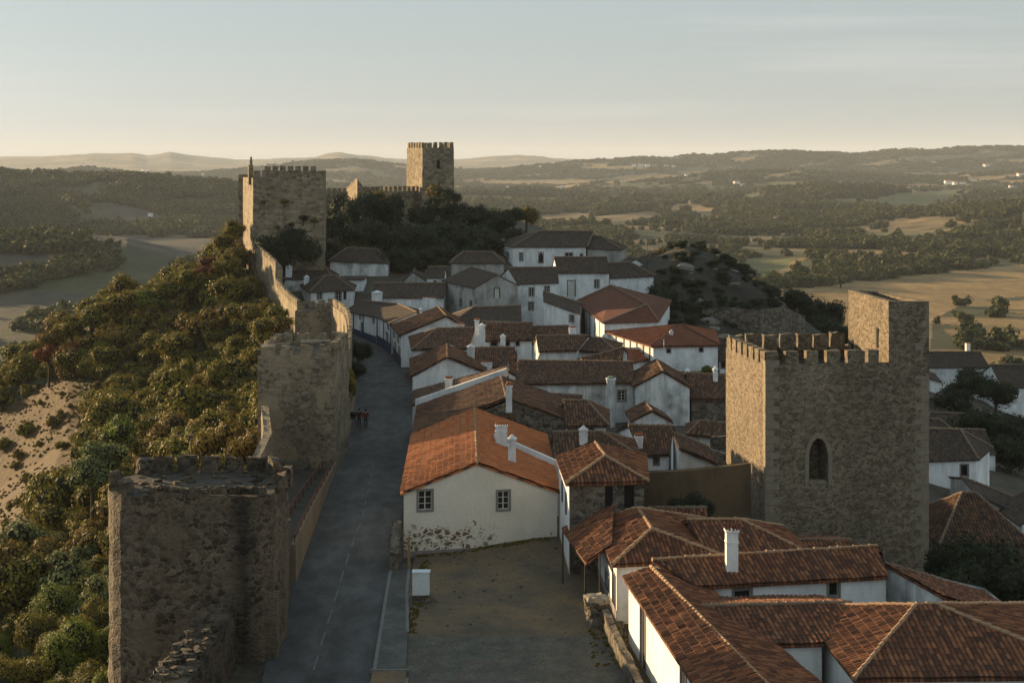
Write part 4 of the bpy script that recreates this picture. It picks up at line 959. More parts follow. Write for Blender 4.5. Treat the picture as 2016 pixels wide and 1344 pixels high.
# low house with the raked sunlit ridge
E = [G(1214, 1108, 3.3), G(1432, 1098, 3.3), V(12.4, 96.4, 3.3), V(5.35, 96.0, 3.3)]
house('low_house', 'low house with mossy hipped roof and sunlit ridge next to the canopy', E, 'y', ridge=(V(8.15, 88.9, 4.5), V(7.75, 94.0, 4.55)), hip=(1, 1), wall='white', roof='tile_near', ridge_mat='ridge', zb=-1,
    wins={3: [(1192, 1130, 1200, 1216, 'door'), (1206, 1130, 1212, 1216, 'greydoor')]}, bands={3: (-1, .6, 'plinth')})
house('low_house', 'wide low house with straight ridge under the big tower', [G(1398, 1101, 3.3), G(1592, 1093, 3.3), V(16.6, 94.6, 3.3), V(10.4, 94.8, 3.3)], 'x', ridge=(V(10.6, 91.2, 4.5), V(13.7, 91.2, 4.5)), hip=(0, 1), wall='white', roof='tile_near', ridge_mat='ridge', zb=-2)
house('lean_to_shed', 'dark little roof at the foot of the big tower', [V(16.9, 89.5, 2.5), V(20.3, 89.8, 2.5), V(20.5, 95, 2.5), V(16.9, 95, 2.5)], 'x', rise=.5, wall='white_dirty', roof='tile_near', zb=-3)
house('back_shed', 'small dark tiled shed between the low houses and the earth wall', [V(8.9, 96.8, 3.0), V(12.4, 97.0, 3.0), V(12.4, 99.5, 3.0), V(8.9, 99.5, 3.0)], 'x', rise=.6, wall='rubble', roof='tile_near', zb=-2)
# L-shaped house in the bottom right corner, wings around a courtyard
fA = V(6.25, 82.0, 3.8); e1 = V(7.45, 64.2, 3.8); e2 = V(8.1, 52, 3.8)
house('courtyard_wing', 'long sunlit wing with ribbed roof running out of the picture at the bottom', [e2, V(13.6, 52, 3.75), V(12.2, 66, 3.75), V(9.9, 81.2, 3.75)][0:0] or [V(9.2, 54, 3.75), V(15.2, 54, 3.6), V(9.95, 80.6, 3.6), V(6.25, 81.6, 3.75)], 'y', ridge=(V(11.9, 54, 4.45), V(7.4, 80.8, 4.4)), hip=(0, 0), wall='white_clean', roof='tile_near', ridge_mat='ridge', zb=-1, oh=.3,
    wins={3: [(1261, 1200, 1271, 1344, 'door'), (1340, 1305, 1351, 1400, 'door')]}, bands={3: (-1, .25, 'ochre')})
house('courtyard_wing', 'rear wing of the courtyard house with tall white chimney', [G(1371, 1152, 3.95), G(1744, 1132, 3.95), V(20.9, 85.9, 3.95), V(9.3, 83.9, 3.95)], 'x', ridge=(V(7.6, 81.4, 4.65), V(19.9, 83.7, 4.8)), hip=(0, 0), wall='white_clean', roof='tile_near', ridge_mat='ridge', zb=-1.5,
    wins={0: [(1446, 1162, 1477, 1183, 'dark'), (1632, 1143, 1650, 1172, 'dark')]}, chims=[(1442, 1126, .62, .6, 1048, 'broken', 'white_clean')])
house('courtyard_wing', 'middle wing of the courtyard house facing the camera', [G(1497, 1268, 3.5), G(1618, 1264, 3.5), V(15.6, 78.6, 3.5), V(10.2, 78.2, 3.5)], 'x', ridge=(V(9.4, 74.6, 4.15), V(16.6, 75.2, 4.15)), wall='white_clean', roof='tile_near', ridge_mat='ridge_old', zb=-1.5,
    wins={0: [(1514, 1284, 1530, 1302, 'dark')]})
house('courtyard_wing', 'hipped corner pavilion of the courtyard house with a sunlit triangle of roof', [G(1690, 1332, 3.5), V(25.8, 66.9, 3.5), V(25.8, 77.2, 3.5), V(14.7, 77.0, 3.5)], 'x', ridge=(V(19.0, 71.7, 5.05), V(20.0, 71.8, 5.05)), hip=(1, 1), wall='white_clean', roof='tile_near', ridge_mat='ridge', zb=-2)
house('courtyard_wing', 'lean-to wing closing the courtyard on the right', [V(22.0, 77.9, 3.75), V(26.5, 77.9, 2.4), V(26.2, 84.5, 2.4), V(20.6, 84.0, 3.75)], 's', wall='white_dirty', roof='tile_near', zb=-3)
# loose stone pillar and low wall by the lit wing
root = empty('stone_pillar', (4.7, 85.5, 0), 'crumbling rounded rubble pillar in front of the white door', 'pillar')
mb = MB(); rr = [V(4.75+.68*math.cos(t)*(1+.1*math.sin(3*t)), 85.3+.6*math.sin(t), 0) for t in [2*math.pi*k/12 for k in range(12)]]
rough_side(mb, [v+V(0,0,-.3) for v in rr], [v+V(0,0,1.55) for v in rr], M['rubble'], .25, .2); mb.poly([v+V(0,0,1.5) for v in rr], M['rubble']); mb.build('masonry', root)
mb = MB()
for k in range(9): a_ = k*.7; mb.box((4.78+.42*math.cos(a_)*(k > 0), 85.3+.36*math.sin(a_)*(k > 0), 1.38), .55, .45, .32, M['quoin'], a_, .09)
mb.build('capping', root)
wall_run('low_wall', 'low crumbling wall from the pillar towards the bottom edge', [(5.35, 85, 1.2), (5.7, 81, 1.0), (6.15, 76, .9), (6.8, 68, .9)][::-1], -.5, .4, M['rubble'], side=1, amp=.1, step=.4)
# earth wall between tall house and tower
wall_run('earth_wall', 'brown earth rendered wall between the tall house and the big tower', [(8.9, 103.6, 4.85), (12.5, 103.8, 5.0), (16.4, 104.6, 5.3)], -2, .55, M['mud'], side=1, amp=.05, step=.8)

# ---------------------------------------------------------------- mid-distance houses
W_ = 'white'
def H(*a, **k): return house(*a, **k)
H('stone_gable_house', 'house with long brown roof and rough stone gable behind the orange roof', [V(-7.9, 124.6, 3.7), V(5.0, 127.2, 4.2), V(4.8, 138.6, 4.4), V(-8.4, 138.5, 3.8)], 'y', ridge=(V(-.5, 127.4, 6.2), V(-1.0, 139.2, 6.25)), wall='rubble', roof='tile_old', oh=.25, zb=-1,
  chims=[(1002, 800, .5, .5, 762, 'cap')], ridge_mat='ridge')
H('lean_to_shed', 'dark little ribbed lean-to against the stone gable', [V(-1.6, 124.2, 4.3), V(.2, 124.3, 4.3), V(.2, 126.9, 5.2), V(-1.6, 126.9, 5.2)], 's', wall='rubble', roof='tile_old', zb=1)
H('narrow_house', 'narrow house with a white plastered verge beside the street', [V(-9.0, 139.6, 3.75), V(-.4, 141.5, 5.9), V(-.6, 148, 5.9), V(-9.6, 147, 3.75)], 's', wall=W_, roof='tile_old', zb=-1, chims=[(883, 768, .65, .5, 748, 'row')])
v_ = MB(); a = V(-8.85, 139.2, 3.9); b = V(-.5, 141.1, 6.5); v_.prism([a+V(0,0,.35), b+V(0,0,.35), b+V(0,.4,.35), a+V(0,.4,.35)], [a-V(0,0,4), b-V(0,0,4), b+V(0,.4,-4), a+V(0,.4,-4)], M['white']); tag(v_.build('party_wall'), 'thick white party wall rising diagonally from the street', 'wall')
H('gable_house', 'white gabled street house with sunlit left roof slope', [V(-10.2, 157, 3.9), V(-2.9, 158.5, 4.1), V(-3.1, 167, 4.1), V(-11.2, 171, 3.9)], 'y', ridge=(V(-6.7, 157.5, 5.75), V(-7.2, 168, 5.75)), wall=W_, roof='tile_old', zb=-1, ridge_mat='ridge')
H('ribbed_roof_house', 'house with broad dark ribbed roof and thin white chimney', [G(938, 722, 3.9), G(1021, 722, 3.9), V(.3, 173, 3.9), V(-4.3, 172, 3.9)], 'x', ridge=(V(-4.3, 167.8, 5.4), V(.15, 168.2, 5.4)), wall=W_, roof='tile_old', zb=-1, chims=[(927, 712, .8, .6, 684, 'dome'), (958, 738, 1.1, .5, 716, 'row')])
H('hipped_street_house', 'hipped street house with dark roof above a white strip of wall', [G(814, 688, 4.2), G(922, 686, 4.2), V(-4.2, 192, 4.2), V(-12.6, 189, 4.2)], 'x', ridge=(V(-9.1, 184, 5.75), V(-4.6, 185, 5.75)), hip=(1, 0), wall=W_, roof='tile_old', zb=-1, oh=.25,
  wins={3: [(797, 668, 799, 690, 'dark'), (801, 675, 803, 698, 'dark'), (806, 682, 808, 705, 'dark'), (799, 705, 802, 728, 'door'), (806, 712, 809, 742, 'door')]}, bands={3: (-1, .9, 'blue')},)
H('gable_house', 'white gabled street house with a reddish roof and lit ridge behind the hipped one', [V(-14.1, 193.8, 3.9), V(-6.0, 195.5, 4.6), V(-7.4, 208.5, 4.6), V(-16.1, 206.5, 3.9)], 'y', ridge=(V(-8.4, 194.8, 6.2), V(-10.1, 207.2, 6.2)), wall=W_, roof='tile_old', zb=-1, ridge_mat='ridge',
  wins={3: [(775, 648, 778, 662, 'dark'), (783, 655, 785, 672, 'dark'), (777, 675, 780, 698, 'door'), (785, 684, 788, 710, 'door')]}, bands={3: (-1, 1.0, 'blue')}, chims=[(829, 618, .45, .4, 610, 'dome'), (906, 646, .9, .6, 641, 'row')])
H('street_terrace', 'long white street terrace with blue base and tall pilasters on the bend', [V(-16.4, 207.0, 4.1), V(-9.9, 211, 4.1), V(-13.5, 225, 4.1), V(-19.4, 218.6, 3.9)], 'y', rise=1.2, wall=W_, roof='tile_old_flat', geo=False, zb=-1, bands={3: (-1, 1.2, 'blue')}, strips=[(3, .05, .35, 'blue', None), (3, .5, .35, 'blue', None), (3, .97, .35, 'blue', None)],
  wins={3: [(763, 637, 766, 647, 'dark'), (760, 655, 764, 684, 'door')]})
H('street_terrace', 'curved end of the white terrace with a small door by the curtain wall', [V(-19.5, 218.7, 3.8), V(-13.7, 226, 3.8), V(-20.5, 234, 3.4), V(-25.5, 233.5, 3.2)], 'y', rise=1.3, wall=W_, roof='tile_old_flat', geo=False, zb=-1, bands={3: (-1, .9, 'blue')}, strips=[(3, .28, .35, 'blue', None), (3, .6, .35, 'blue', None)],
  wins={3: [(711, 636, 715, 657, 'door'), (708, 622, 711, 628, 'dark'), (734, 628, 737, 635, 'dark')]}, chims=[(806, 612, .9, .6, 592, 'row')])
# houses behind the terrace
H('dark_roof_house', 'long low house with dark roof across the end of the street', [V(-21.5, 236, 5.0), V(-10.6, 236, 5.0), V(-10.3, 246, 5.0), V(-22, 246, 5.0)], 'x', rise=1.7, wall=W_, roof='tile_old_flat', geo=False, zb=0, chims=[(742, 590, 1.6, .8, 577, 'dome'), (838, 603, .8, .7, 588, 'row'), (851, 603, 1.0, .7, 589, 'row')])
H('corner_house', 'white house with hipped roof, stone window and small white chimney on the far left', [W(612, 574, 246), W(695, 570, 246), V(-26.5, 257, 5.1), V(-35.5, 257, 5.1)], 'x', rise=2.0, hip=(3.2, 3.2), wall=W_, roof='tile_old_flat', geo=False, zb=0, wins={0: [(625, 576, 633, 588, 'sash'), (661, 575, 671, 592, 'sash'), (677, 574, 681, 589, 'dark')]}, chims=[(603, 559, .8, .7, 546, 'dome')], group=None)
H('back_house', 'small dim house with a square chimney against the castle slope', [V(-38.5, 258, 6.2), V(-30.5, 259, 6.2), V(-30.5, 266, 6.2), V(-38.5, 266, 6.2)], 'x', rise=1.8, hip=(2, 2), wall='white_dirty', roof='tile_old_flat', geo=False, zb=0, chims=[(568, 546, 1.0, .8, 526, 'dome')])
H('back_house', 'old farmhouse with long sagging roof under the castle trees', [V(-32, 268, 8.6), V(-21.8, 268, 8.2), V(-21.5, 277, 8.2), V(-32, 277, 8.6)], 'x', rise=2.0, hip=(2.5, 2.5), wall='white_dirty', roof='tile_old_flat', geo=False, zb=2)
H('small_white_house', 'small white cottage half hidden behind the corner house', [V(-29.0, 258.5, 6.0), V(-25.2, 258.5, 6.0), V(-25.2, 264, 6.0), V(-29.0, 264, 6.0)], 's', wall=W_, roof='tile_old_flat', geo=False, zb=1)
H('small_white_house', 'white cottage with one dark window left of the grey gable', [W(840, 546, 245), W(874, 545, 245), V(-10.8, 251, 7.4), V(-13.6, 251, 7.4)], 'x', rise=1.4, wall=W_, roof='tile_old_flat', geo=False, zb=0, wins={0: [(854, 553, 859, 565, 'dark')]})
H('grey_cottage', 'dim grey gabled cottage under the dark trees', [V(-18.2, 248, 6.0), V(-14.0, 248, 6.6), V(-14.2, 256, 6.6), V(-18.4, 256, 6.0)], 'y', rise=1.7, wall='grey_wall', roof='tile_old_flat', geo=False, zb=0)
H('grey_gable_house', 'weathered grey house with a tall gable and white shutter', [V(-5.5, 229, 7.1), V(.85, 232, 7.2), V(-3.2, 247, 7.2), V(-11.0, 243, 7.1)], 'y', ridge=(V(-2.25, 230.6, 8.85), V(-6.7, 246, 8.9)), wall='grey_wall', roof='tile_old_flat', geo=False, zb=-1,
  wins={0: [(974, 568, 983, 587, 'whitedoor'), (974, 609, 987, 617, 'dark')], 3: [(905, 588, 909, 602, 'dark'), (925, 592, 929, 604, 'dark')]})
H('two_storey_house', 'white two storey house with four sash windows in the upper village', [V(.9, 235, 7.2), V(7.15, 236, 7.3), V(6.8, 246, 7.3), V(-2.0, 246, 7.3)], 'x', rise=1.9, wall=W_, roof='tile_old_flat', geo=False, zb=-1, wins={0: [(1042, 567, 1051, 582, 'sash'), (1073, 564, 1081, 579, 'sash'), (1041, 595, 1050, 610, 'sash')]})
H('arched_portal_house', 'white house with a tall pointed stone portal', [V(7.3, 243, 8.3), V(15.6, 245, 8.2), V(15.2, 254, 8.2), V(6.6, 252, 8.3)], 'x', rise=2.1, wall=W_, roof='tile_old_flat', geo=False, zb=1, wins={0: [(1118, 553, 1132, 584, 'whitedoor', 1), (1171, 551, 1179, 566, 'sash')]})
H('blank_white_house', 'plain white walled house right of the portal house', [V(15.7, 245.2, 7.3), V(22.9, 246.5, 7.6), V(21.8, 255, 7.6), V(15.3, 254, 7.4)], 'x', rise=1.9, hip=(0, 3.0), wall=W_, roof='tile_old_flat', geo=False, zb=0)
H('manor_house', 'long white manor with wide hipped roof at the top of the village', [V(.15, 276, 10.6), V(13.4, 276, 10.6), V(13.6, 290, 10.6), V(-2.3, 288, 10.6)], 'x', ridge=(V(5.0, 283, 13.0), V(15.2, 283, 13.0)), hip=(1, 1), wall=W_, roof='tile_old_flat', geo=False, zb=4,
  wins={0: [(1023, 498, 1029, 513, 'sash'), (1061, 497, 1069, 517, 'dark', 1), (1113, 498, 1127, 517, 'sash'), (1142, 500, 1147, 514, 'dark')], 3: [(995, 497, 1002, 511, 'sash')]})
H('manor_annex', 'grey stained annex at the right end of the long manor', [V(13.7, 276.5, 10.3), V(19.8, 277, 10.0), V(21.5, 287, 10.0), V(13.9, 289, 10.3)], 'x', rise=1.9, hip=(0, 4.2), wall='grey_wall', roof='tile_old_flat', geo=False, zb=3)
H('hill_cottage', 'small white gabled cottage below the manor annex', [V(19.3, 262, 8.0), V(23.2, 262, 8.0), V(23.4, 269, 8.0), V(18.2, 269, 8.0)], 'y', rise=1.2, wall=W_, roof='tile_old_flat', geo=False, zb=2)
H('hill_cottage', 'dim hipped cottage at the foot of the rocky knoll', [V(23.8, 266, 8.4), V(27.6, 266, 8.4), V(27.8, 273, 8.4), V(22.4, 273, 8.4)], 'x', rise=1.3, hip=(1.5, 1.5), wall='white_dirty', roof='tile_old_flat', geo=False, zb=2)
H('back_house', 'low dim roof behind the grey gable house', [V(-10.5, 262, 8.6), V(-1.5, 262, 8.6), V(-1.5, 270, 8.6), V(-10.5, 270, 8.6)], 'x', rise=1.6, hip=(2, 2), wall='grey_wall', roof='tile_old_flat', geo=False, zb=3)
# red roofed pair
H('red_roof_house', 'large red roofed house with brown pilasters on its long side', [V(12.3, 203, 4.6), V(19.5, 205, 4.6), V(24.0, 232, 4.8), V(9.9, 231, 4.8)], 'y', ridge=(V(18.5, 209, 6.3), V(14.8, 229, 7.3)), hip=(1, 1), wall=W_, roof='tile_red_flat', geo=False, zb=-1, ridge_mat='ridge_old',
  strips=[(3, f, .5, 'brownband', None) for f in (.08, .3, .5, .68, .85)])
H('red_roof_house', 'red roofed house with one sunlit hip and two tiny square windows', [G(1286, 682, 3.9), G(1413, 680, 3.9), V(26.3, 199, 3.9), V(12.4, 197.5, 3.9)], 'x', ridge=(V(20.4, 190.5, 5.45), V(21.2, 191, 5.45)), hip=(1, 1), wall=W_, roof='tile_red', zb=-1.5, ridge_mat='tile_red',
  wins={0: [(1313, 687, 1320, 694, 'dark'), (1377, 685, 1384, 692, 'dark')]}, strips=[(3, f, .38, 'brownband', None) for f in (.2, .38, .52, .66, .8, .93)], bands={0: (-1.5, .9, 'ochre')}, chims=[(1322, 662, .4, .4, 654, 'dome')])
H('lean_to_shed', 'low red lean-to catching the sun beside the twin-windowed house', [G(1232, 716, 2.2), G(1284, 704, 2.2), V(16.6, 187, 3.3), V(12.6, 186, 3.3)], 's', wall=W_, roof='tile_red', zb=-1)
H('edge_house', 'slice of white house with one window just left of the big tower', [W(1417, 708, 190), W(1440, 708, 190), V(28.4, 197, 1.3), V(26.2, 197, 1.3)], 'x', rise=2.2, wall=W_, roof='tile_old_flat', geo=False, zb=-4, wins={0: [(1420, 713, 1428, 724, 'dark')]})
# centre of the village
H('small_white_house', 'small white house with stone window under the portal house', [W(1071, 592, 222), W(1141, 618, 214), V(10.4, 226, 4.6), V(4.8, 232, 5.6)], 'x', rise=.9, wall=W_, roof='tile_old_flat', geo=False, zb=-1, wins={0: [(1121, 621, 1130, 633, 'board')]})
H('wide_roof_house', 'house with wide reddish roof low in the middle of the village', [V(-8.2, 202, 4.2), V(1.2, 203, 4.6), V(1.0, 214, 4.6), V(-8.4, 214, 4.4)], 'x', rise=1.6, hip=(3, 0), wall=W_, roof='tile_old_flat', geo=False, zb=-1)
H('dormer_house', 'white house with tall white chimney and three small windows', [W(957, 670, 178), W(1047, 668, 178), V(2.3, 186, 5.1), V(-3.0, 186, 5.1)], 'x', rise=1.5, wall=W_, roof='tile_old', zb=-1, wins={0: [(967, 672, 978, 681, 'dark'), (996, 672, 1003, 681, 'dark'), (1016, 672, 1022, 680, 'dark')]}, chims=[(949, 676, .65, .6, 642, 'dome'), (939, 652, .5, .5, 632, 'row'), (990, 672, .6, .4, 663, 'dome')])
H('chimney_house', 'dark roofed house with a single white chimney at its right end', [W(1049, 674, 182), W(1118, 672, 182), V(6.9, 189, 4.3), V(2.7, 189, 4.3)], 'x', rise=1.5, wall=W_, roof='tile_old', zb=-1, chims=[(1127, 669, .75, .7, 648, 'row')])
H('long_wall_house', 'house with blank curved white wall and thin dark roof', [W(1062, 691, 166), W(1135, 689, 166), V(9.8, 174, 5.4), V(2.6, 174, 5.4)], 'x', rise=1.1, wall='white_dirty', roof='tile_old', zb=-1)
H('dark_roof_house', 'low dark roofed house filling the gap below the red roofed pair', [V(7.1, 167, 5.3), V(11.5, 167.5, 4.9), V(12.5, 176, 4.9), V(7.1, 175, 5.3)], 'x', rise=1.0, hip=(0, 2), wall='white_dirty', roof='tile_old', zb=-1)
H('gable_house', 'little white gable with a round dark hole', [W(1152, 727, 160), W(1224, 706, 160), V(12.5, 166, 5.2), V(7.0, 167, 4.2)], 'x', rise=.9, rpos=.75, wall='white_dirty', roof='tile_old', zb=-1, wins={0: [(1203, 711, 1207, 715, 'hole')]})
H('stained_house', 'long stained white house with a tall buttress chimney and one barred window', [G(1016, 756, 4.0), V(12.2, 153, 3.8), V(12.6, 163, 3.8), V(1.0, 163, 4.2)], 'x', rise=1.35, wall='white_dirty', roof='tile_old', zb=-1, ridge_mat='ridge', wins={0: [(1217, 769, 1231, 788, 'sash')]})
mb = MB(); mb.box((9.75, 150.2, -1), .8, .75, 5.5, M['white_dirty']); mb.box((9.75, 150.2, 4.5), .95, .9, .15, M['white']); mb.tube((9.75, 150.2, 4.65), (9.75, 150.2, 4.85), .45, M['greenpaint'], 10, .25)
tag(mb.build('chimney_stack'), 'tall pale chimney stack with a rounded green lid on the stained house', 'chimney')
H('gable_house', 'broad weathered white gable with mossy roof right of the chimney stack', [G(1252, 760, 3.8), V(17.6, 151, 3.6), V(17.9, 160, 3.6), V(12.3, 159, 3.8)], 'y', rise=1.5, wall='white_dirty', roof='tile_old', zb=-1.5, ridge_mat='ridge')
H('dark_roof_house', 'dark ribbed roof with two slim white chimneys left of the big tower', [V(17.8, 151, 2.6), V(23.5, 151, 2.4), V(23.5, 160, 2.4), V(17.9, 160, 2.6)], 'x', rise=1.7, wall='rubble', roof='tile_old', zb=-3, chims=[(1354, 749, .45, .45, 731, 'dome'), (1409, 753, .45, .45, 728, 'dome')])
H('hipped_cottage', 'white cottage with two square dark openings under a dark hipped roof', [W(1115, 838, 126), W(1193, 836, 126), V(8.2, 133.5, 4.2), V(4.4, 133.5, 4.3)], 'x', rise=1.35, hip=(0, 1.6), wall=W_, roof='tile_old', zb=-1, wins={0: [(1120, 846, 1137, 863, 'dark'), (1159, 843, 1169, 861, 'dark')]})
H('front_roof_house', 'low roof with white domed chimney behind the tall house', [V(3.2, 112.4, 4.2), V(9.3, 112.6, 4.2), V(9.3, 119, 4.2), V(3.2, 119, 4.2)], 'x', rise=1.2, hip=(0, 2.5), wall=W_, roof='tile_old', zb=-1, chims=[(1149, 878, .6, .55, 848, 'dome')])
H('sagging_roof_hut', 'hut with sagging mossy roof, small door and red chimney pots', [W(1264, 896, 119), W(1316, 893, 119), V(13.6, 127, 3.3), V(8.9, 127, 3.6)], 'x', rise=1.3, wall='white', roof='tile_old', zb=-1, wins={0: [(1287, 900, 1297, 914, 'board')]}, chims=[(1258, 886, .6, .5, 862, 'row')])
H('lean_to_shed', 'white sided lean-to with falling roof just above the earth wall', [W(1339, 884, 116), W(1408, 912, 116), V(15.6, 122, 3.0), V(12.9, 122, 4.2)], 's', wall=W_, roof='tile_old', zb=-2)
H('garden_shed', 'tiny white walled shed tucked behind the dormer house', [V(-4.9, 196, 4.6), V(-.4, 196.4, 4.4), V(-.4, 200, 4.4), V(-4.9, 200, 4.6)], 'x', rise=.6, wall=W_, roof='tile_old_flat', geo=False, zb=-1)
H('garden_shed', 'low lean-to against the stained house, left of its window', [V(3.2, 146.6, 2.3), V(6.8, 147.0, 2.2), V(6.8, 149.8, 3.1), V(3.2, 149.8, 3.1)], 's', wall='white_dirty', roof='tile_old', zb=-1)
H('garden_shed', 'small crooked roof in the dark gap below the broad white gable', [V(11.3, 141.5, 2.0), V(14.8, 142.5, 1.7), V(14.4, 146.5, 1.8), V(11.1, 146, 2.1)], 'y', rise=.9, wall='white_dirty', roof='tile_old', zb=-2)
H('garden_shed', 'narrow shed roof beside the rubble wall near the big tower', [V(16.2, 139, 1.2), V(19.5, 138, 1.0), V(20.2, 142.5, 1.0), V(16.6, 143, 1.3)], 'x', rise=.8, hip=(1, 0), wall='white_dirty', roof='tile_old', zb=-3)
H('garden_shed', 'half hidden roof between the long wall house and the gable house', [V(-1.9, 152.5, 4.2), V(1.2, 153, 4.0), V(1.2, 157, 4.0), V(-1.9, 156.6, 4.2)], 'y', rise=.8, wall=W_, roof='tile_old', zb=-1)
# village on the far right, lower down
H('terraced_house', 'big white house with one dark window on the right behind the tower', [V(38.5, 150, -3.4), V(45.7, 150, -3.2), V(49.5, 158, -3.6), V(38.5, 160, -3.4)], 'x', rise=2.2, hip=(0, 2.2), wall=W_, roof='tile_old_flat', geo=False, zb=-12, wins={0: [(1892, 915, 1905, 937, 'dark'), (1890, 965, 1903, 985, 'dark')]})
H('walled_shed', 'grey walled shed in front of the big white house', [V(42.0, 138, -4.0), V(46, 139, -6.0), V(47.5, 146, -6.0), V(42.0, 146, -4.2)], 'x', rise=.6, wall='grey_wall', roof='tile_old_flat', geo=False, zb=-12)
H('low_white_house', 'white corner of a house cut by the right edge', [V(44.5, 133, -5.6), V(51, 133, -5.6), V(51, 140, -5.6), V(44.5, 140, -5.6)], 'y', rise=1.6, wall=W_, roof='tile_old_flat', geo=False, zb=-14)
H('dark_hipped_house', 'dark hipped roof low down right of the big tower', [V(31.6, 112, -2.0), V(38.0, 112, -2.0), V(38.5, 121, -2.0), V(31.6, 121, -2.0)], 'x', rise=2.6, hip=(2.8, 2.8), wall='rubble', roof='tile_old', zb=-9)
H('dark_roof_house', 'low ribbed roof in front of the dark hipped one', [V(32.0, 103, -3.8), V(40, 103, -3.8), V(40, 111.5, -3.0), V(31, 111.5, -3.0)], 'x', rise=.8, wall='rubble', roof='tile_old', zb=-10)
H('row_house', 'long white house with dark roof high on the right edge of the village', [V(70.5, 262, -9.3), V(82, 262, -9.3), V(82, 272, -9.3), V(70.5, 272, -9.3)], 'x', rise=1.9, wall=W_, roof='tile_old_flat', geo=False, zb=-20)
H('row_house', 'white walled house right of the long one at the right edge', [V(80.5, 250, -11.0), V(93, 250, -11.0), V(93, 262, -10.6), V(80.5, 262, -10.6)], 'x', rise=2.6, wall=W_, roof='tile_old_flat', geo=False, zb=-22)
H('row_house', 'narrow white gable close behind the corner turret', [V(67.5, 246, -9.0), V(69.3, 246, -9.6), V(69.5, 254, -9.6), V(67.5, 254, -9.0)], 'x', rise=.7, wall=W_, roof='tile_old_flat', geo=False, zb=-20)
H('row_house', 'small gable between the trees right of the turret', [V(66.5, 232, -10.6), V(69.5, 232, -10.6), V(71, 240, -10.6), V(66.5, 240, -10.6)], 'y', rise=1.2, wall='white', roof='tile_old_flat', geo=False, zb=-20)
for k, (px, Y, z, wd, lab) in enumerate([(1848, 215, -9.6, 9, 'dark roof among trees right of the turret, upper one'), (1900, 200, -9.4, 11, 'dim roof with pale chimney patch among the trees'), (1990, 205, -11.0, 10, 'roof at the right edge above the white corner'), (1965, 190, -9.0, 8, 'small roof beside the dark treetops'), (1835, 178, -6.4, 8, 'mossy roof directly behind the right edge of the tower'), (1880, 170, -6.2, 9, 'broad dark roof above the big white house')]):
    x = (px-CX)*Y/FOC; H('village_house', lab, [V(x-wd/2, Y, z), V(x+wd/2, Y, z-.3), V(x+wd/2, Y+8, z-.3), V(x-wd/2, Y+8, z)], 'x', rise=1.8, hip=(2, 0) if k % 2 else (0, 2), wall='white_dirty', roof='tile_old_flat', geo=False, zb=z-8, chims=[(px+8, HY+FOC*(HC-z-1.0)/Y, .7, .7, HY+FOC*(HC-z-1.0)/Y-14, 'dome')] if k in (1, 2) else [])
# terrace walls on the rocky knoll and rough walls in the gaps
wall_run('terrace_wall', 'long rough terrace wall across the rocky knoll', [(29, 232, 3.4), (33, 229, 4.0), (37, 228, 3.6), (41, 230, 4.0), (45, 234, 2.4)], -4, .7, M['rubble'], side=1, amp=.2, step=.8)
wall_run('terrace_wall', 'low broken wall at the foot of the knoll', [(30, 212, .6), (38, 214, .4), (46, 222, -.6)], -7, .7, M['rubble'], side=1, amp=.2, step=.8)
wall_run('rubble_wall', 'dark rubble wall with plaster scraps left of the big tower', [(17.6, 135, 1.6), (21, 134, 2.0), (25, 133.5, 1.4)], -4, .6, M['rubble'], side=1, amp=.15, step=.5)
wall_run('rubble_wall', 'low stone wall in the dark gap above the earth wall', [(13.6, 128, 2.6), (18, 126, 1.8), (22.5, 124, 1.2)], -4, .5, M['rubble'], side=1, amp=.15, step=.5)
# ---------------------------------------------------------------- foliage
def leaf_mat(name, c0, c1, c2, inst=.5):
    n = NT(name); g = n.n('NewGeometry'); oi = n.n('ObjectInfo')
    r = n.ramp(g.outputs['Random Per Island'], (0, c0), (.55, c1), (1, c2))
    tcn = n.n('TexCoord'); f = n.noise(tcn.outputs['Object'], 2.2, 3, .6); r = n.mix(.7, r, n.ramp(f, (.3, .5), (.7, 1.45)), 'MULTIPLY')
    hv = n.ramp(oi.outputs['Random'], (0, (.72, .78, .8)), (.35, (1, 1, 1)), (.7, (1.25, 1.05, .75)), (1, (.9, 1.1, .8)))
    r = n.mix(inst, r, hv, 'MULTIPLY'); n.b.inputs['Roughness'].default_value = .75
    n.out(r); tr = n.n('BsdfTranslucent'); n.l(r, tr.inputs[0]); ms = n.n('MixShader'); ms.inputs[0].default_value = .15
    n.l(n.b.outputs[0], ms.inputs[1]); n.l(tr.outputs[0], ms.inputs[2]); n.l(ms.outputs[0], n.t.nodes['Material Output'].inputs[0]); return n.mat
LM = {'olive': leaf_mat('olive_leaves', (.085,.078,.011), (.165,.14,.021), (.26,.205,.036), .3),
      'green': leaf_mat('green_leaves', (.085,.11,.014), (.145,.17,.024), (.21,.23,.04), .3),
      'pale': leaf_mat('pale_green_leaves', (.09,.11,.04), (.15,.17,.07), (.22,.24,.11)),
      'brown': leaf_mat('brownish_leaves', (.10,.072,.015), (.165,.115,.024), (.23,.155,.035), .3),
      'red': leaf_mat('red_autumn_leaves', (.11,.034,.014), (.19,.06,.022), (.26,.10,.04)),
      'dark': leaf_mat('dark_evergreen_leaves', (.012,.02,.010), (.022,.034,.016), (.04,.055,.024)),
      'forest': leaf_mat('woodland_leaves', (.036,.046,.013), (.072,.08,.022), (.13,.125,.036), .8)}
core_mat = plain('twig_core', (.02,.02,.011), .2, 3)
bark = plain('bark', (.06,.045,.03), .3, 6)
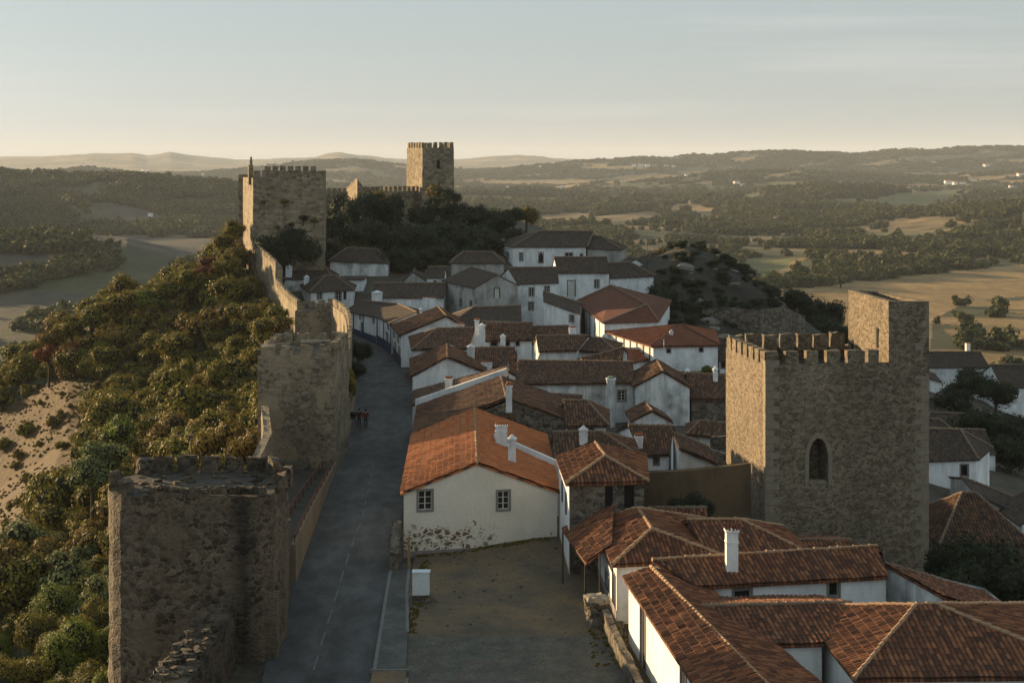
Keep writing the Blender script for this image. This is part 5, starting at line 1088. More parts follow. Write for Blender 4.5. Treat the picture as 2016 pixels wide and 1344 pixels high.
def crown_mesh(name, mat, n, leaf, blobs, shape, seed, core=True):
    r = np.random.default_rng(seed); sx, sy, sz = shape
    cs = []
    for i in range(blobs):
        d = r.normal(size=3); d /= np.linalg.norm(d); d *= r.uniform(.25, .72); cs.append((d[0]*sx, d[1]*sy, d[2]*sz*.9+sz*.0, r.uniform(.28, .5)))
    cs = np.array(cs); b = r.integers(0, blobs, n); d = r.normal(size=(n, 3)); d[:, 2] += .25; d /= np.linalg.norm(d, axis=1)[:, None]
    rad = cs[b, 3]*r.uniform(.72, 1.12, n); sc3 = np.array([min(1, sx), min(1, sy), min(1.2, sz)])
    P = cs[b, :3]+d*rad[:, None]*sc3+r.normal(0, .02, (n, 3))
    nrm = d+r.normal(0, .35, (n, 3)); nrm /= np.linalg.norm(nrm, axis=1)[:, None]
    a = np.cross(nrm, r.normal(size=(n, 3))); a /= np.linalg.norm(a, axis=1)[:, None]; c = np.cross(nrm, a)
    s = leaf*r.uniform(.6, 1.4, n)[:, None]
    V4 = np.stack([P-a*s, P-c*s*.6, P+a*s, P+c*s*.6], 1).reshape(-1, 3)
    F = np.arange(4*n).reshape(-1, 4)
    vs = V4.tolist(); fs = F.tolist(); mi = [0]*n
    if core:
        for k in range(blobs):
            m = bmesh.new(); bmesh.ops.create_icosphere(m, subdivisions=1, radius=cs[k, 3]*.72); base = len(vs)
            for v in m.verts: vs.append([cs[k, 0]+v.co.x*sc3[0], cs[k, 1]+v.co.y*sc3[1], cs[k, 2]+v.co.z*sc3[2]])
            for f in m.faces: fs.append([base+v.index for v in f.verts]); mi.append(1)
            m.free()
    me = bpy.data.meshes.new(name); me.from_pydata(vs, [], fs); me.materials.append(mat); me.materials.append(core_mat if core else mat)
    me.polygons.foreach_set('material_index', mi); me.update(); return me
CM = {}
for k in ('olive', 'green', 'pale', 'brown', 'red', 'dark'):
    CM[k] = [crown_mesh('crown', LM[k], 2600, .055, 13, (1, 1, .8), 10+i+len(CM)*7) for i in range(3)]
CM['spire'] = [crown_mesh('crown', LM['dark'], 3400, .06, 16, (.55, .55, 1.7), 90+i) for i in range(2)]
CM['tall'] = CM['dark']
CM['near'] = [crown_mesh('crown', LM[k], 9000, .034, 18, (1, 1, .85), 120+i) for i, k in enumerate(('green', 'pale', 'olive'))]
def trunk_mesh():
    mb = MB()
    mb.tube((0, 0, -1.6), (.03, .02, -.5), .1, bark, 7, .075)
    for k in range(5):
        a = k*1.3; mb.tube((.03, .02, -.55), (math.cos(a)*.45, math.sin(a)*.45, .1+.1*k), .05, bark, 5, .02)
    me = bpy.data.meshes.new('trunk'); me.from_pydata(mb.v, [], mb.f); me.materials.append(bark); return me
TRM = trunk_mesh()
def plant(name, kind, x, y, z, r, label, cat, group=None, sz=1.0, tree=False):
    root = bpy.data.objects.new(name, None); col.objects.link(root); root.location = (x, y, z); root.rotation_euler.z = random.uniform(0, 6.28)
    tag(root, label, cat, group)
    rr = (r*random.uniform(.9, 1.1), r*random.uniform(.9, 1.1), r*sz*random.uniform(.9, 1.1))
    c = bpy.data.objects.new('crown', random.choice(CM[kind])); col.objects.link(c); c.parent = root; c.scale = rr; c.location = (0, 0, r*sz*(.75 if not tree else 1.15))
    t = bpy.data.objects.new('trunk', TRM); col.objects.link(t); t.parent = root; t.scale = rr; t.location = c.location
    return root
# hillside below the wall, one by one
cnt = 0; cand = []
rr_ = np.random.default_rng(11)
for _ in range(9000):
    Y = 62+rr_.random()**.8*225; xw = float(np.interp(Y, WY, WX)); dmax = 60; x = xw-1.2-rr_.random()*dmax
    px = CX+FOC*x/Y
    if px < -90: continue
    dist = xw-x; dry = float(np.interp(Y, [60, 100, 160, 200, 245, 270], [26, 26, 27, 26, 32, 70]))+6*float(fbm(np.array([x/20]), np.array([Y/20]), 3, 12)[0])
    if dist > dry and rr_.random() > .03: continue
    z = hz(x, Y); py = HY+FOC*(HC-z)/Y
    if py > 1500: continue
    r = (1.4+rr_.random()**1.6*3.0) if Y > 110 else rr_.uniform(1.5, 3.0)
    if dist > dry: r *= .45
    if any((x-a)**2+(Y-b)**2 < ((r+c_)*.60)**2 for a, b, c_ in cand): continue
    cand.append((x, Y, r))
cand.sort(key=lambda c: -c[2]/c[1])
zones = lambda x, Y: ('just outside the near tower' if Y < 92 else 'between the two street side towers' if Y < 128 else 'left of the square tower' if Y < 175 else 'under the sunlit curtain walls' if Y < 225 else 'high under the castle')
stuffpts = []
for (x, Y, r) in cand:
    z = hz(x, Y); q = float(fbm(np.array([x/14+3]), np.array([Y/14]), 3, 51)[0]); xw = float(np.interp(Y, WY, WX)); e = rr_.random()
    if Y < 115: kind = 'near'
    elif (Y > 205 and xw-x > 26 and q > .12 and e < .15) or (Y > 225 and xw-x < 10 and e < .05): kind = 'red'
    elif q > .17: kind = 'brown'
    elif q < -.16 and Y < 170: kind = 'green'
    else: kind = 'olive' if e < .72 else 'brown' if e < .80 else 'pale' if Y < 150 and e < .93 else 'olive'
    if cnt < 296:
        word = {'near': 'leafy sunlit green', 'red': 'red autumn', 'brown': 'brownish', 'green': 'green', 'olive': 'olive green', 'pale': 'pale green'}[kind]
        size = 'large' if r > 2.2 else 'small' if r < 1.2 else 'rounded'
        dd = xw-x; lab = f'{size} {word} bush {zones(x, Y)}'+(', at the wall foot' if dd < 9 else ', halfway down' if dd < 22 else ', far down')
        plant('bush', kind, x, Y, z, r, lab, 'bush', lab.replace('bush', 'bushes'), sz=random.uniform(.85, 1.25)); cnt += 1
    else: stuffpts.append((x, Y, z, r))
print('bushes', cnt, 'rest', len(stuffpts))

def scatter(name, label, cat, protos, pts, scl, sc3=(1, 1, 1)):
    """one object of uncountable growth: a point cloud that instances crowns"""
    me = bpy.data.meshes.new(name); me.from_pydata([tuple(p) for p in pts], [], [])
    a = me.attributes.new('scl', 'FLOAT', 'POINT'); a.data.foreach_set('value', np.array(scl, 'f'))
    a = me.attributes.new('rot', 'FLOAT_VECTOR', 'POINT'); rv = np.zeros((len(pts), 3), 'f'); rv[:, 2] = rng.uniform(0, 6.28, len(pts)); rv[:, 0] = rng.normal(0, .12, len(pts)); a.data.foreach_set('vector', rv.ravel())
    o = bpy.data.objects.new(name, me); col.objects.link(o); tag(o, label, cat, None, 'stuff')
    ng = bpy.data.node_groups.new(name, 'GeometryNodeTree'); ng.interface.new_socket('Geometry', in_out='INPUT', socket_type='NodeSocketGeometry'); ng.interface.new_socket('Geometry', in_out='OUTPUT', socket_type='NodeSocketGeometry')
    gi, go = ng.nodes.new('NodeGroupInput'), ng.nodes.new('NodeGroupOutput'); ip = ng.nodes.new('GeometryNodeInstanceOnPoints'); gg = ng.nodes.new('GeometryNodeGeometryToInstance')
    for p in protos:
        oi = ng.nodes.new('GeometryNodeObjectInfo'); oi.inputs['Object'].default_value = p; oi.transform_space = 'ORIGINAL'; oi.inputs['As Instance'].default_value = False
        g1 = ng.nodes.new('GeometryNodeGeometryToInstance'); ng.links.new(oi.outputs['Geometry'], g1.inputs[0]); 
        if 'j' not in locals(): j = ng.nodes.new('GeometryNodeJoinGeometry')
        ng.links.new(g1.outputs[0], j.inputs[0])
    ip.inputs['Pick Instance'].default_value = True; ng.links.new(j.outputs[0], ip.inputs['Instance']); ng.links.new(gi.outputs[0], ip.inputs['Points'])
    ri = ng.nodes.new('FunctionNodeRandomValue'); ri.data_type = 'INT'; ri.inputs[4].default_value = 0; ri.inputs[5].default_value = len(protos)-1; ng.links.new(ri.outputs[2], ip.inputs['Instance Index'])
    na = ng.nodes.new('GeometryNodeInputNamedAttribute'); na.data_type = 'FLOAT'; na.inputs[0].default_value = 'scl'; 
    vm = ng.nodes.new('ShaderNodeVectorMath'); vm.operation = 'SCALE'; vm.inputs[0].default_value = sc3; ng.links.new(na.outputs[0], vm.inputs['Scale']); ng.links.new(vm.outputs[0], ip.inputs['Scale'])
    nr_ = ng.nodes.new('GeometryNodeInputNamedAttribute'); nr_.data_type = 'FLOAT_VECTOR'; nr_.inputs[0].default_value = 'rot'; ng.links.new(nr_.outputs[0], ip.inputs['Rotation'])
    ng.links.new(ip.outputs[0], go.inputs[0]); md = o.modifiers.new('scatter', 'NODES'); md.node_group = ng
    return o

# castle trees and village trees, each a thing
def T(kind, px, py, Y, r, label, sz=1.0, name='tree', group=None):
    """crown centred on photo point (px,py) at depth Y; foot on the ground"""
    p = W(px, py, Y); root = empty(name, (p.x, Y, max(hz(p.x, Y), -60) if False else hz(p.x, Y)), label, 'tree', group); gz = root.location.z
    c = bpy.data.objects.new('crown', random.choice(CM[kind])); col.objects.link(c); c.parent = root; c.scale = (r, r, r*sz); c.location = (0, 0, p.z-gz); c.rotation_euler.z = random.uniform(0, 6.28)
    t = bpy.data.objects.new('trunk', TRM); col.objects.link(t); t.parent = root; h = max(1.0, p.z-gz); t.scale = (r*.8, r*.8, h/1.6); t.location = (0, 0, h)
    return root
cast = [('tall',668,432,296,3.6),('tall',700,438,292,3.8),('dark',655,462,284,4.2),('dark',690,480,280,4.6),('tall',728,430,300,4.0),('olive',752,415,304,3.6),('tall',770,432,300,3.8),('dark',735,475,284,5),('dark',775,490,280,4.8),
        ('dark',812,480,286,4.6),('dark',840,440,300,4.2),('dark',868,420,308,3.8),('dark',858,478,286,5),('dark',896,436,300,4.0),('dark',905,480,286,5),('dark',935,440,300,3.8),('dark',960,452,298,4),('dark',950,490,284,4.6),('dark',985,455,296,3.4),('dark',1010,442,306,3.2),('brown',1036,440,312,3.2),('dark',1000,482,292,3.4),
        ('dark',640,500,272,3.2),('dark',592,486,262,4.2),('dark',562,490,260,4.0),('dark',532,498,259,3.6),('dark',620,520,268,3),('dark',720,512,276,4),('dark',760,524,272,4),('dark',800,520,272,3.6),('dark',850,515,276,4),('dark',890,512,278,4), ('brown',860,398,316,3.0), ('dark',880,404,314,3.0)]
for i, (k, px, py, Y, r) in enumerate([('olive',462,452,264,2.6),('olive',440,486,262,2.8),('red',418,520,258,2.4),('olive',448,520,252,2.8),('brown',470,500,258,2.4),('red',395,538,255,2.0),('olive',372,556,254,3.0),('olive',330,572,252,3.2),('green',292,590,250,3.0),('olive',250,594,248,3.4),('brown',218,608,248,2.8),('olive',180,628,246,3.0),('olive',140,645,246,3.0),('brown',110,665,245,2.8),('red',96,700,244,2.6),('red',140,690,240,2.2),('brown',552,640,200,2.2),('olive',540,625,204,2.4),('olive',520,655,196,2.6),('brown',500,620,214,2.4),('green',235,850,150,2.6),('pale',205,900,144,2.6),('pale',180,930,140,2.2)]):
    T(k, px, py, Y, r, {'olive': 'olive green', 'red': 'red leaved', 'brown': 'brownish', 'green': 'fresh green', 'pale': 'pale sunlit'}[k]+' small tree '+('touching the curtain wall' if px > 495 else 'directly below the castle gate tower' if px > 410 else 'on the hillside skyline' if py < 720 else 'standing out on the hillside behind the near tower')+(', upper one' if i % 2 else ''), .95, 'small_tree', 'small trees along the hillside edge')
for i, (k, px, py, Y, r) in enumerate(cast):
    where = 'between the gate tower and the broken turret' if px < 740 else 'below the crenellated castle wall' if px < 830 else 'in front of the keep' if px < 910 else 'right of the keep, above the manor'
    if py > 495 or px < 650: where = 'at the foot of the castle mound behind the cottages'
    w1 = {'tall': 'tall rounded dark', 'dark': 'broad dark evergreen', 'olive': 'lighter olive green', 'brown': 'sun touched brownish'}[k]
    lab = f'{w1} tree {where}'; T(k, px, py-(4 if py > 490 else 16 if py < 466 else 8), Y, r*(1.15 if py > 460 else 1), lab, 1.0 if k != 'tall' else 1.45, group=lab.replace('tree', 'trees'))
vt = [('dark',1300,590,238,3.4,'dark green tree at the corner of the blank white house',1.2),('green',1278,600,236,1.8,'small green tree beside the blank white house',1.2),
      ('dark',1560,590,262,3.6,'dark round tree on the right shoulder of the knoll',1),('dark',1590,610,262,4.0,'dark tree second from the left on the shoulder of the knoll',1),('dark',1632,622,262,3.6,'tall dark tree nearest the corner turret',1.2),('dark',1610,650,256,4.2,'dark tree low between knoll and big tower',1),('dark',1655,655,250,3.2,'dark tree touching the left edge of the corner turret',1),('dark',1570,650,250,3.4,'dark tree just above the merlons of the big tower',1),
      ('dark',705,690,190,1.9,'dark shrubby tree between curtain wall and street',1.2),('dark',698,730,170,1.5,'lower dark tree at the edge of the street',1.3),('olive',674,752,148,1.5,'small bush against the side of the square tower',2.0),('dark',672,790,146,.9,'dark creeper beside the square tower',2.4),
      ('dark',1905,755,222,3.6,'dark tree between the roofs right of the turret',1),('dark',1960,770,215,3.4,'dark tree in front of the right hand white house',1),('dark',1880,790,212,3.0,'low dark tree right of the turret',1),('dark',1930,845,185,4.2,'large dark tree above the big white house',1),('dark',1985,850,182,4.2,'large dark tree at the right edge',1),('dark',1990,890,172,3.6,'dark tree right behind the big white house',1),
      ('dark',1935,1120,98,3.0,'big shadowed tree beside the courtyard house',1.1),('dark',1990,1170,96,3.2,'shadowed tree at the lower right edge',1.1),('dark',1890,1150,94,2.1,'shadowed small tree at the foot of the big tower',1.2),('dark',1950,1230,88,2.0,'lowest shadowed tree by the right edge',1.1),('dark',1850,1110,100,1.3,'dark shrub at the right foot of the big tower',1.2),
      ('dark',1375,995,101.5,1.3,'dark bush against the earth wall beside the tower',1.1),('dark',1335,1000,101,1.0,'smaller dark bush left along the earth wall',1.1),('dark',1300,1010,101,.8,'low dark bush near the back shed',1.0),
      ('brown',1228,1262,82.6,.55,'dry brown shrub behind the low crumbling wall',1.1),('brown',1185,1262,84.2,.45,'dry tuft at the foot of the stone pillar',.8),
      ('green',1392,727,181,.9,'yellow green bush at the wall of the twin-windowed house',.8)]
for k, px, py, Y, r, lab, sz in vt: T(k, px, py, Y, r, lab, sz, 'tree' if r > 1.6 else 'bush')
for o in bpy.data.objects:
    if o.name.startswith('bush') and o.parent is None: o['category'] = 'bush'
# rocks on the knoll
palerock = plain('pale_rock', (.16,.148,.13), .5, 1.5, bump=.8)
rocks = []
for k in range(5):
    m = bmesh.new(); bmesh.ops.create_icosphere(m, subdivisions=2, radius=1)
    for v in m.verts: v.co = v.co*(1+.5*noise.noise(v.co*1.3+Vector((k*7, 0, 0))))+noise.noise_vector(v.co*3+Vector((k, 0, 0)))*.12; v.co.z *= .7
    me = bpy.data.meshes.new('rock'); m.to_mesh(me); m.free(); me.materials.append(palerock); rocks.append(me)
for i in range(38):
    px = rr_.uniform(1290, 1570); Y = rr_.uniform(214, 262); x = (px-CX)*Y/FOC; z = hz(x, Y); o = bpy.data.objects.new('rock', rocks[i % 5]); col.objects.link(o)
    s_ = .3+rr_.random()**2*1.2*(1.3 if Y < 235 else .8); o.location = (x, Y, z); o.scale = (s_*1.3, s_, s_*rr_.uniform(.6, 1.1)); o.rotation_euler = (rr_.uniform(-.3, .3), rr_.uniform(-.3, .3), rr_.uniform(0, 6))
    lab = 'pale weathered rock on the '+('left' if px < 1380 else 'right' if px > 1480 else 'middle')+(' foot' if Y < 232 else ' upper slope')+' of the shaded knoll'; tag(o, lab, 'rock', lab.replace('rock', 'rocks'))
# knoll shrubs
for i in range(120):
    px = rr_.uniform(1300, 1540); Y = rr_.uniform(228, 272); x = (px-CX)*Y/FOC; z = hz(x, Y); k = 'brown' if px < 1400 and Y > 262 and i % 3 == 0 else 'dark'
    lab = ('sun tipped shrub on top of the rocky knoll' if k == 'brown' else 'dark shrub on the shaded face of the rocky knoll' if Y < 255 else 'dark shrub near the crest of the rocky knoll')
    plant('shrub', k, x, Y, z, rr_.uniform(.6, 1.7), lab, 'bush', lab.replace('shrub', 'shrubs'), sz=.75)
for i, (px, py, s) in enumerate([(560, 395, .8), (597, 430, 1.1), (618, 433, .9), (575, 440, .8), (520, 395, .7), (610, 475, .9), (548, 445, .6)]):
    p = ray_plane(px, py, V(-44.2, 260, 0), V(1, -12, 0).normalized()); b = plant('wall_plant', 'dark' if i % 2 else 'olive', p.x, p.y-.1, p.z-.6, s, 'tuft of wall plants growing from the face of the gate tower', 'bush', 'wall plants on the castle gate tower', .8)

# prototype crowns for the uncountable growth come from these single far trees
LOW = [crown_mesh('crown', LM['forest'], 240, .17, 7, (1, 1, .85), 300+i) for i in range(4)]
SCR = [crown_mesh('crown', LM['brown' if i == 1 else 'olive'], 700, .1, 9, (1, 1, .7), 330+i) for i in range(3)]
protos = []
for i, (px, Y, r) in enumerate([(1655, 905, 5.0), (1900, 700, 4.6), (1965, 760, 5.2), (1610, 990, 4.2)]):
    x = (px-CX)*Y/FOC; root = empty('field_tree', (x, Y, hz(x, Y)), ['lone round tree in the straw coloured field', 'tree on the golden slope right of the turret', 'tree near the right edge of the golden slope', 'small lone tree at the left end of the big field'][i], 'tree')
    c = bpy.data.objects.new('crown', LOW[i]); col.objects.link(c); c.parent = root; c.scale = (r, r, r); c.location = (0, 0, r*.9); protos.append(c)
    t = bpy.data.objects.new('trunk', TRM); col.objects.link(t); t.parent = root; t.scale = (r, r, r*.6); t.location = (0, 0, r*.9)
sproto = []
for i, (x, Y, r) in enumerate([(-88, 245, .9), (-80, 215, .8), (-75, 190, .7)]):
    root = empty('bush', (x, Y, hz(x, Y)), ['lone low bush highest on the bare dry slope', 'lone low bush halfway down the bare dry slope', 'lone low bush lowest on the bare dry slope'][i], 'bush')
    c = bpy.data.objects.new('crown', SCR[i]); col.objects.link(c); c.parent = root; c.scale = (r, r, r); c.location = (0, 0, r*.5); sproto.append(c)
# undergrowth between the bushes
P_ = []; S_ = []
for (x, Y, z, r) in stuffpts: P_.append((x, Y, z+r*.5)); S_.append(r)
for _ in range(1500):
    Y = 60+rr_.random()*260; xw = float(np.interp(Y, WY, WX)); x = xw-.6-rr_.random()**1.2*62; dist = xw-x
    if CX+FOC*x/Y < -100: continue
    dry = float(np.interp(Y, [60, 100, 160, 200, 245, 270], [26, 26, 27, 26, 32, 70]))+6*float(fbm(np.array([x/20]), np.array([Y/20]), 3, 12)[0])
    if dist > dry and rr_.random() > .07: continue
    z = hz(x, Y); s = rr_.uniform(.5, 1.25)*(.5 if dist > dry else 1); P_.append((x, Y, z+s*.3)); S_.append(s)
scatter('undergrowth', 'low brown and olive scrub covering the slope between the bushes', 'scrub', sproto, P_, S_)
gp = []; gs = []
for _ in range(14000):
    Y = 120+rr_.random()*160; xw = float(np.interp(Y, WY, WX)); x = xw-20-rr_.random()*50
    if CX+FOC*x/Y < -60: continue
    dry = float(np.interp(Y, [60, 100, 160, 200, 245, 270], [26, 26, 27, 26, 32, 70]))+6*float(fbm(np.array([x/20]), np.array([Y/20]), 3, 12)[0])
    if xw-x < dry-2 or rr_.random() > .35+1.6*float(fbm(np.array([x/6]), np.array([Y/6]), 2, 71)[0]): continue
    gp.append((x, Y, hz(x, Y)+.05)); gs.append(rr_.uniform(.12, .38))
scatter('dry_grass', 'dry brown grass tufts covering the bare slope at the left edge', 'grass', [sproto[1]], gp, gs, (1, 1, .8))
# woods in the valley and on the hills
N = 150000; u = rng.random(N); Yf = np.sqrt(330**2+u*(3300**2-330**2)); tf = rng.uniform(-.42, .42, N); xf = tf*Yf
zf = height(xf, Yf); kf = ground_kind(xf, Yf, zf); dens = fbm(xf/70, Yf/70, 3, 88)
keep = (kf == 0) & (dens > -.10+.03*(Yf < 900)); Yk = Yf
ex = 150*(Yf/1700)
for q_ in (.4, .8):
    keep &= (ground_kind(xf, Yf+ex*q_, zf) == 0) | (rng.random(N) < .15)
keep &= ~((Yf < 430) & (np.abs(xf) < 120)); keep &= (rng.random(N) < np.clip(60000/ (Yf*28), .25, .9)) | ((Yf < 1100) & (rng.random(N) < .75))
sf = rng.uniform(3.0, 7.4, N)*(1+.9*fbm(xf/60, Yf/60, 2, 91))*(1+np.clip((Yf-1200)/2600, 0, 1)*.9)
pts = np.stack([xf, Yf, zf+sf*.5], -1)[keep]; print('wood', len(pts))
scatter('valley_wood', 'dense woods and hedges filling the valley and hills behind the town', 'woodland', protos, pts.tolist(), sf[keep], (1, 1, .9))
N = 70000; u = rng.random(N); Yf = np.sqrt(3300**2+u*(9000**2-3300**2)); tf = rng.uniform(-.40, .40, N); xf = tf*Yf
zf = height(xf, Yf); kf = ground_kind(xf, Yf, zf); keep = (kf == 0) & (fbm(xf/150, Yf/150, 3, 88) > -.16); sf = rng.uniform(6, 13, N)*(1+(Yf-3300)/6000)
pts = np.stack([xf, Yf, zf+sf*.2], -1)[keep]; print('far wood', len(pts))
scatter('distant_wood', 'hazy distant woods on the far hills up to the horizon', 'woodland', protos, pts.tolist(), sf[keep], (1, 1, .6))

# loose stones and dry tufts on the yard
mb = MB()
for _ in range(150):
    x = rr_.uniform(-5.2, 6.0); y = 83.8+rr_.random()**.7*19; s_ = rr_.uniform(.03, .13)*(1.5 if rr_.random() < .15 else 1)
    if x > 3.0 and y > 94: continue
    mb.box((x, y, yard_z(x, y)-.02), s_*1.3, s_, s_*.7, M['rubble'], rr_.uniform(0, 3), s_*.2)
tag(mb.build('loose_stones'), 'small loose stones and rubble scattered over the earth yard', 'stones', None, 'stuff')
gp = []; gs = []
for _ in range(420):
    side = rr_.random()
    if side < .35: x, y = rr_.uniform(-6.2, 2.5), 100.0+rr_.uniform(-.9, .2)+((0) if True else 0)
    elif side < .6: x, y = -5.9+rr_.uniform(0, .5), rr_.uniform(84, 99)
    elif side < .8: x, y = rr_.uniform(4.2, 6.0), rr_.uniform(78, 86)
    else: x, y = rr_.uniform(-5.9, -5.2), rr_.uniform(84, 99)
    if side < .35: y = 100.4+(x+7.15)*.2157-rr_.uniform(.1, .7)
    gp.append((x, y, (yard_z(x, y) if y > 83.4 else .03)+.03)); gs.append(rr_.uniform(.05, .16))
scatter('dry_weeds', 'dry weeds and tufts along the edges of the yard', 'weeds', sproto, gp, gs)
# ---------------------------------------------------------------- scattered farmhouses
farw = plain('far_white_wall', (.78,.76,.72), .1, 1); farr = plain('far_red_roof', (.34,.14,.08), .2, 1)
def farm(px, py, wpx, label, n=1, group=None):
    # find the depth where this photo row meets the terrain
    Ys = 600*1.01**np.arange(0, 300); xs = (px-CX)*Ys/FOC; zs = height(xs, Ys); rows = HY+FOC*(HC-zs)/Ys
    vis = np.minimum.accumulate(rows); k = np.argmax(vis <= py); Y = float(Ys[k]) if vis[k] <= py else 3000.0
    x = (px-CX)*Y/FOC; z = hz(x, Y)-.5; w_ = wpx*Y/FOC; d_ = w_*.6; h = w_*.34
    root = empty('farmhouse', (x, Y, z), label, 'house', group); mb = MB(); a = random.uniform(-.5, .5); z += 4
    mb.box((x, Y, z-4), w_, d_, h+4, farw, a); mb.build('wall', root)
    ca, sa = math.cos(a), math.sin(a); f = lambda X, Yy, Z: V(x+X*ca-Yy*sa, Y+X*sa+Yy*ca, z+Z)
    w2, d2 = w_*.54, d_*.56; rb = MB()
    rb.mesh([f(-w2, -d2, h), f(w2, -d2, h), f(w2, d2, h), f(-w2, d2, h), f(-w2, 0, h*1.5), f(w2, 0, h*1.5)], [(0,1,5,4), (2,3,4,5), (1,2,5), (3,0,4), (0,3,2,1)], farr); rb.build('roof', root)
fl = [(1417,436,12,'white farmhouse in the dark wood above the knoll'),(1431,438,8,'small outbuilding beside the farmhouse above the knoll'),(1450,366,12,'white house below the long skyline wood'),(1462,369,9,'smaller white house right of its neighbour below the skyline wood'),(1346,388,6,'tiny white house left of the straw coloured field'),
      (1352,348,7,'tiny white house on the middle hill'),(1248,330,9,'leftmost house of the pale hamlet on the ridge'),(1262,330,10,'second house of the pale hamlet on the ridge'),(1275,329,9,'third house of the pale hamlet on the ridge'),(1288,331,8,'fourth house of the pale hamlet on the ridge'),(1312,332,9,'fifth house of the pale hamlet on the ridge'),(1326,331,7,'last house of the pale hamlet on the ridge'),
      (1866,364,13,'left house of the red roofed farm above the vineyard'),(1880,366,10,'middle house of the red roofed farm above the vineyard'),(1895,366,12,'right house of the red roofed farm above the vineyard'),(1918,360,11,'pink roofed house right of the red roofed farm'),(1942,331,13,'bright white house high on the right hill'),(1838,325,9,'small white house high on the hill left of the bright one'),(2008,350,12,'white house at the right edge of the hills'),
      (1530,438,14,'pale shed roof in the dark wood'),(1990,372,9,'little house near the right edge'),(1795,299,12,'white villa on the right skyline'),(1108,371,8,'small pale barn in the middle distance'),(285,338,10,'bright white factory block far left'),(163,328,9,'pale building on the far left plain'),(298,340,8,'second white block far left'),(400,347,6,'tiny pale house in the left haze'),(1063,333,6,'tiny white house beyond the keep'),(1000,372,6,'tiny pale house beyond the castle trees'),(296,430,9,'pale roof in the shaded left valley'),(108,499,12,'pale hut on the lit patch of the left valley'),(1905,707,9,'pale hut among the trees above the right hand houses')]
for a in fl: farm(*a)
# antenna masts and poles
for (px, y0, y1, Y, r, lab) in [(1274, 470, 512, 255, .06, 'thin pole left of the knoll above the cottage roofs'), (1306, 486, 510, 262, .06, 'thin pole right of the dim hipped cottage'), (1307, 668, 730, 182, .035, 'thin white aerial pole in front of the twin-windowed house'), (1334, 488, 512, 258, .05, 'short pole among the shrubs on the knoll')]:
    a = W(px, y1, Y); b = W(px, y0, Y); mb = MB(); mb.tube(a-V(0,0,2), b, r, M['metal'] if r != .035 else M['white'], 6); mb.tube(b-V(.5,0,.2), b+V(.5,0,-.2), r*.7, M['metal'], 5); tag(mb.build('pole'), lab, 'pole')

# ---------------------------------------------------------------- people on the street
skin = plain('skin', (.30,.18,.12), .1, 5); redc = plain('red_jacket', (.16,.022,.018), .2, 6); mar = plain('maroon_jacket', (.07,.018,.018), .2, 6); jean = plain('dark_trousers', (.02,.024,.035), .2, 6); hairm = plain('dark_hair', (.02,.015,.012), .2, 6)
def skinned(name, pts, edges, radii, mat, parent, loc, rot):
    me = bpy.data.meshes.new(name); me.from_pydata(pts, edges, []); o = bpy.data.objects.new(name, me); col.objects.link(o)
    o.modifiers.new('skin', 'SKIN'); o.modifiers.new('sub', 'SUBSURF').levels = 1; o.modifiers['sub'].render_levels = 2
    for i, v in enumerate(me.skin_vertices[0].data): v.radius = (radii[i], radii[i]*.8) if i < 90 else (radii[i], radii[i]); v.use_root = (i == 0)
    me.materials.append(mat); dg = bpy.context.evaluated_depsgraph_get(); m2 = bpy.data.meshes.new_from_object(o.evaluated_get(dg)); bpy.data.objects.remove(o)
    m2.name = name; q = bpy.data.objects.new(name, m2); col.objects.link(q)
    if parent: q.parent = parent
    return q
def person(x, y, jm, label, ph, side):
    root = empty('person', (x, y, .02), label, 'person'); root.rotation_euler.z = R(8)
    s = .16*ph
    P = [(0,0,.93),(0,0,1.12),(0,0,1.36),(0,.01,1.5),(0,0,1.62),(-.19,0,1.40),(-.25,.02,1.13),(-.23,-.08,.90),(-.23,-.12,.82),(.19,0,1.40),(.25,.02,1.13),(.23,-.06,.90),(.23,-.1,.82),
         (-.10,0,.86),(-.11,-s*.5,.48),(-.11,-s,.09),(-.11,-s-.15,.04),(.10,0,.86),(.11,s*.6,.48),(.11,s+.06,.10),(.11,s-.1,.04)]
    E = [(0,1),(1,2),(2,3),(3,4),(2,5),(5,6),(6,7),(7,8),(2,9),(9,10),(10,11),(11,12),(0,13),(13,14),(14,15),(15,16),(0,17),(17,18),(18,19),(19,20)]
    rd = [.15,.14,.15,.055,.105,.06,.045,.035,.04,.06,.045,.035,.04,.09,.062,.045,.04,.09,.062,.045,.04]
    skinned('body', P, E, rd, skin, root, None, None)
    J = [(0,0,.86),(0,0,1.12),(0,0,1.41),(-.2,0,1.41),(-.26,.02,1.13),(-.235,-.07,.93),(.2,0,1.41),(.26,.02,1.13),(.235,-.05,.93)]
    skinned('jacket', J, [(0,1),(1,2),(2,3),(3,4),(4,5),(2,6),(6,7),(7,8)], [.205,.18,.20,.10,.075,.06,.10,.075,.06], jm, root, None, None)
    Tr = [(0,0,.90),(-.10,0,.84),(-.11,-s*.5,.48),(-.11,-s,.1),(.10,0,.84),(.11,s*.6,.48),(.11,s+.06,.11)]
    skinned('trousers', Tr, [(0,1),(1,2),(2,3),(0,4),(4,5),(5,6)], [.15,.115,.085,.07,.115,.085,.07], jean, root, None, None)
    for q_ in (15, 19):
        a_ = P[q_]; sh = MB(); sh.box((a_[0], a_[1]-.06, .0), .11, .29, .12, hairm); so = sh.build('shoe'); so.parent = root
    mb = MB(); m = bmesh.new(); bmesh.ops.create_uvsphere(m, u_segments=10, v_segments=7, radius=.118); mb.mesh([(v.co.x, v.co.y+.02, v.co.z*1.05+1.66) for v in m.verts], [[v.index for v in f.verts] for f in m.faces], hairm); m.free()
    h = mb.build('hair'); h.parent = root
    return root
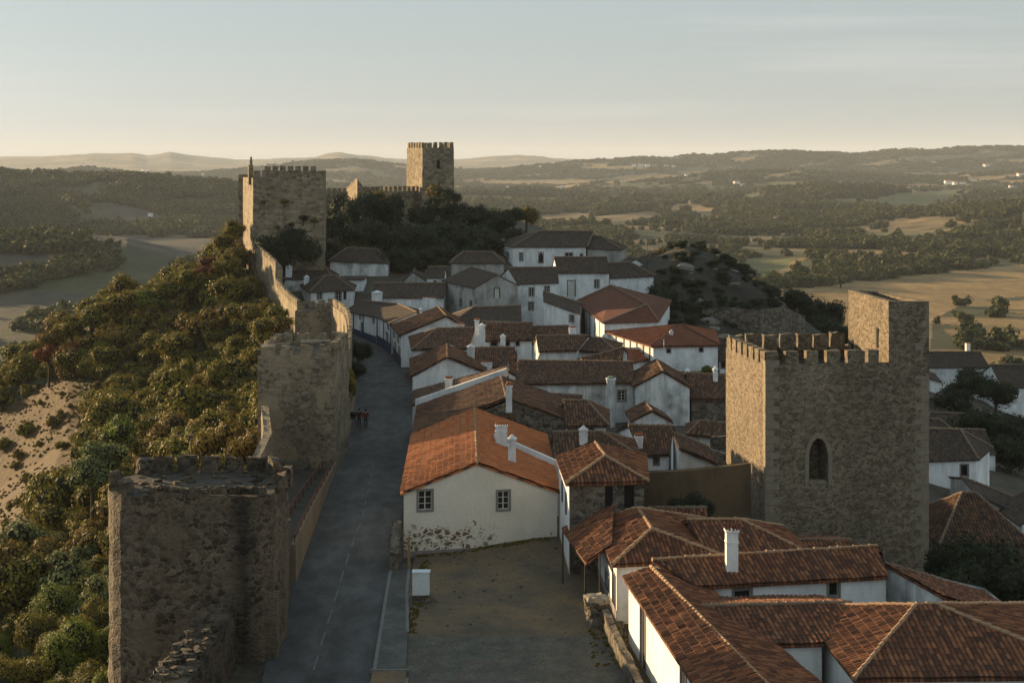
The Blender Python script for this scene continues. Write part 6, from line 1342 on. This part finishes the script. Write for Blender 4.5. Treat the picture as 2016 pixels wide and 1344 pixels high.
a = G(720, 841, 0); person(a.x, a.y, redc, 'person in a bright red jacket walking on the street, the right one of the pair', 1, 1)
a = G(707, 839, 0); person(a.x, a.y, mar, 'person in a dark maroon jacket walking on the street next to the pushchair', -1, 1)
a = G(695, 833, 0); root = empty('pushchair', (a.x, a.y, .02), 'dark pushchair beside the left walker near the wall', 'pushchair')
dk = plain('dark_fabric', (.016,.024,.022), .2, 6)
mb = MB(); mb.mesh([(-.25,-.3,.45),(.25,-.3,.45),(.25,.25,.45),(-.25,.25,.45),(-.25,.3,1.0),(.25,.3,1.0),(-.25,-.3,.52),(.25,-.3,.52),(.25,.2,.52),(-.25,.2,.52),(-.25,.22,1.0),(.25,.22,1.0)], [(0,1,2,3),(3,2,5,4),(6,7,8,9),(9,8,11,10),(0,1,7,6),(4,5,11,10),(0,3,9,6),(1,2,8,7),(3,4,10,9),(2,5,11,8)], dk); o = mb.build('seat'); o.parent = root
mb = MB(); m = bmesh.new(); bmesh.ops.create_uvsphere(m, u_segments=12, v_segments=8, radius=.33); mb.mesh([(v.co.x, v.co.y*.9+.02, max(v.co.z, -.02)+.82) for v in m.verts], [[v.index for v in f.verts] for f in m.faces], dk); m.free(); o = mb.build('hood'); o.parent = root
mb = MB(); 
for sx in (-.24, .24): mb.tube((sx, -.35, .15), (sx, .45, 1.02), .018, M['metal'], 6); mb.tube((sx, .35, .12), (sx, -.2, .5), .018, M['metal'], 6)
mb.tube((-.24, .45, 1.02), (.24, .45, 1.02), .02, M['metal'], 6); o = mb.build('frame'); o.parent = root
for sx in (-.27, .27):
    for sy in (-.36, .36): mb = MB(); mb.tube((sx-.02, sy, .13), (sx+.02, sy, .13), .13, M['metal'], 14); o = mb.build('wheel'); o.parent = root

# ---------------------------------------------------------------- haze
mb = MB(); hm = bpy.data.materials.new('haze'); hm.use_nodes = True; t = hm.node_tree; t.nodes.clear(); vo = t.nodes.new('ShaderNodeVolumePrincipled'); oo = t.nodes.new('ShaderNodeOutputMaterial')
vo.inputs['Color'].default_value = (.80, .88, 1.0, 1); vo.inputs['Density'].default_value = HAZE_D; vo.inputs['Anisotropy'].default_value = .0
t.links.new(vo.outputs[0], oo.inputs['Volume'])
zb_, zt_ = float(ZZ.min())-40, max(float(ZZ.max())+60, 90); xm = float(np.abs(XX).max())+200
mb.prism([(-xm, -700, zt_), (xm, -700, zt_), (xm, 30500, zt_), (-xm, 30500, zt_)], [(-xm, -700, zb_), (xm, -700, zb_), (xm, 30500, zb_), (-xm, 30500, zb_)], hm)
h = mb.build('haze'); h['kind'] = 'stuff'; print('haze box', zb_, zt_, xm)
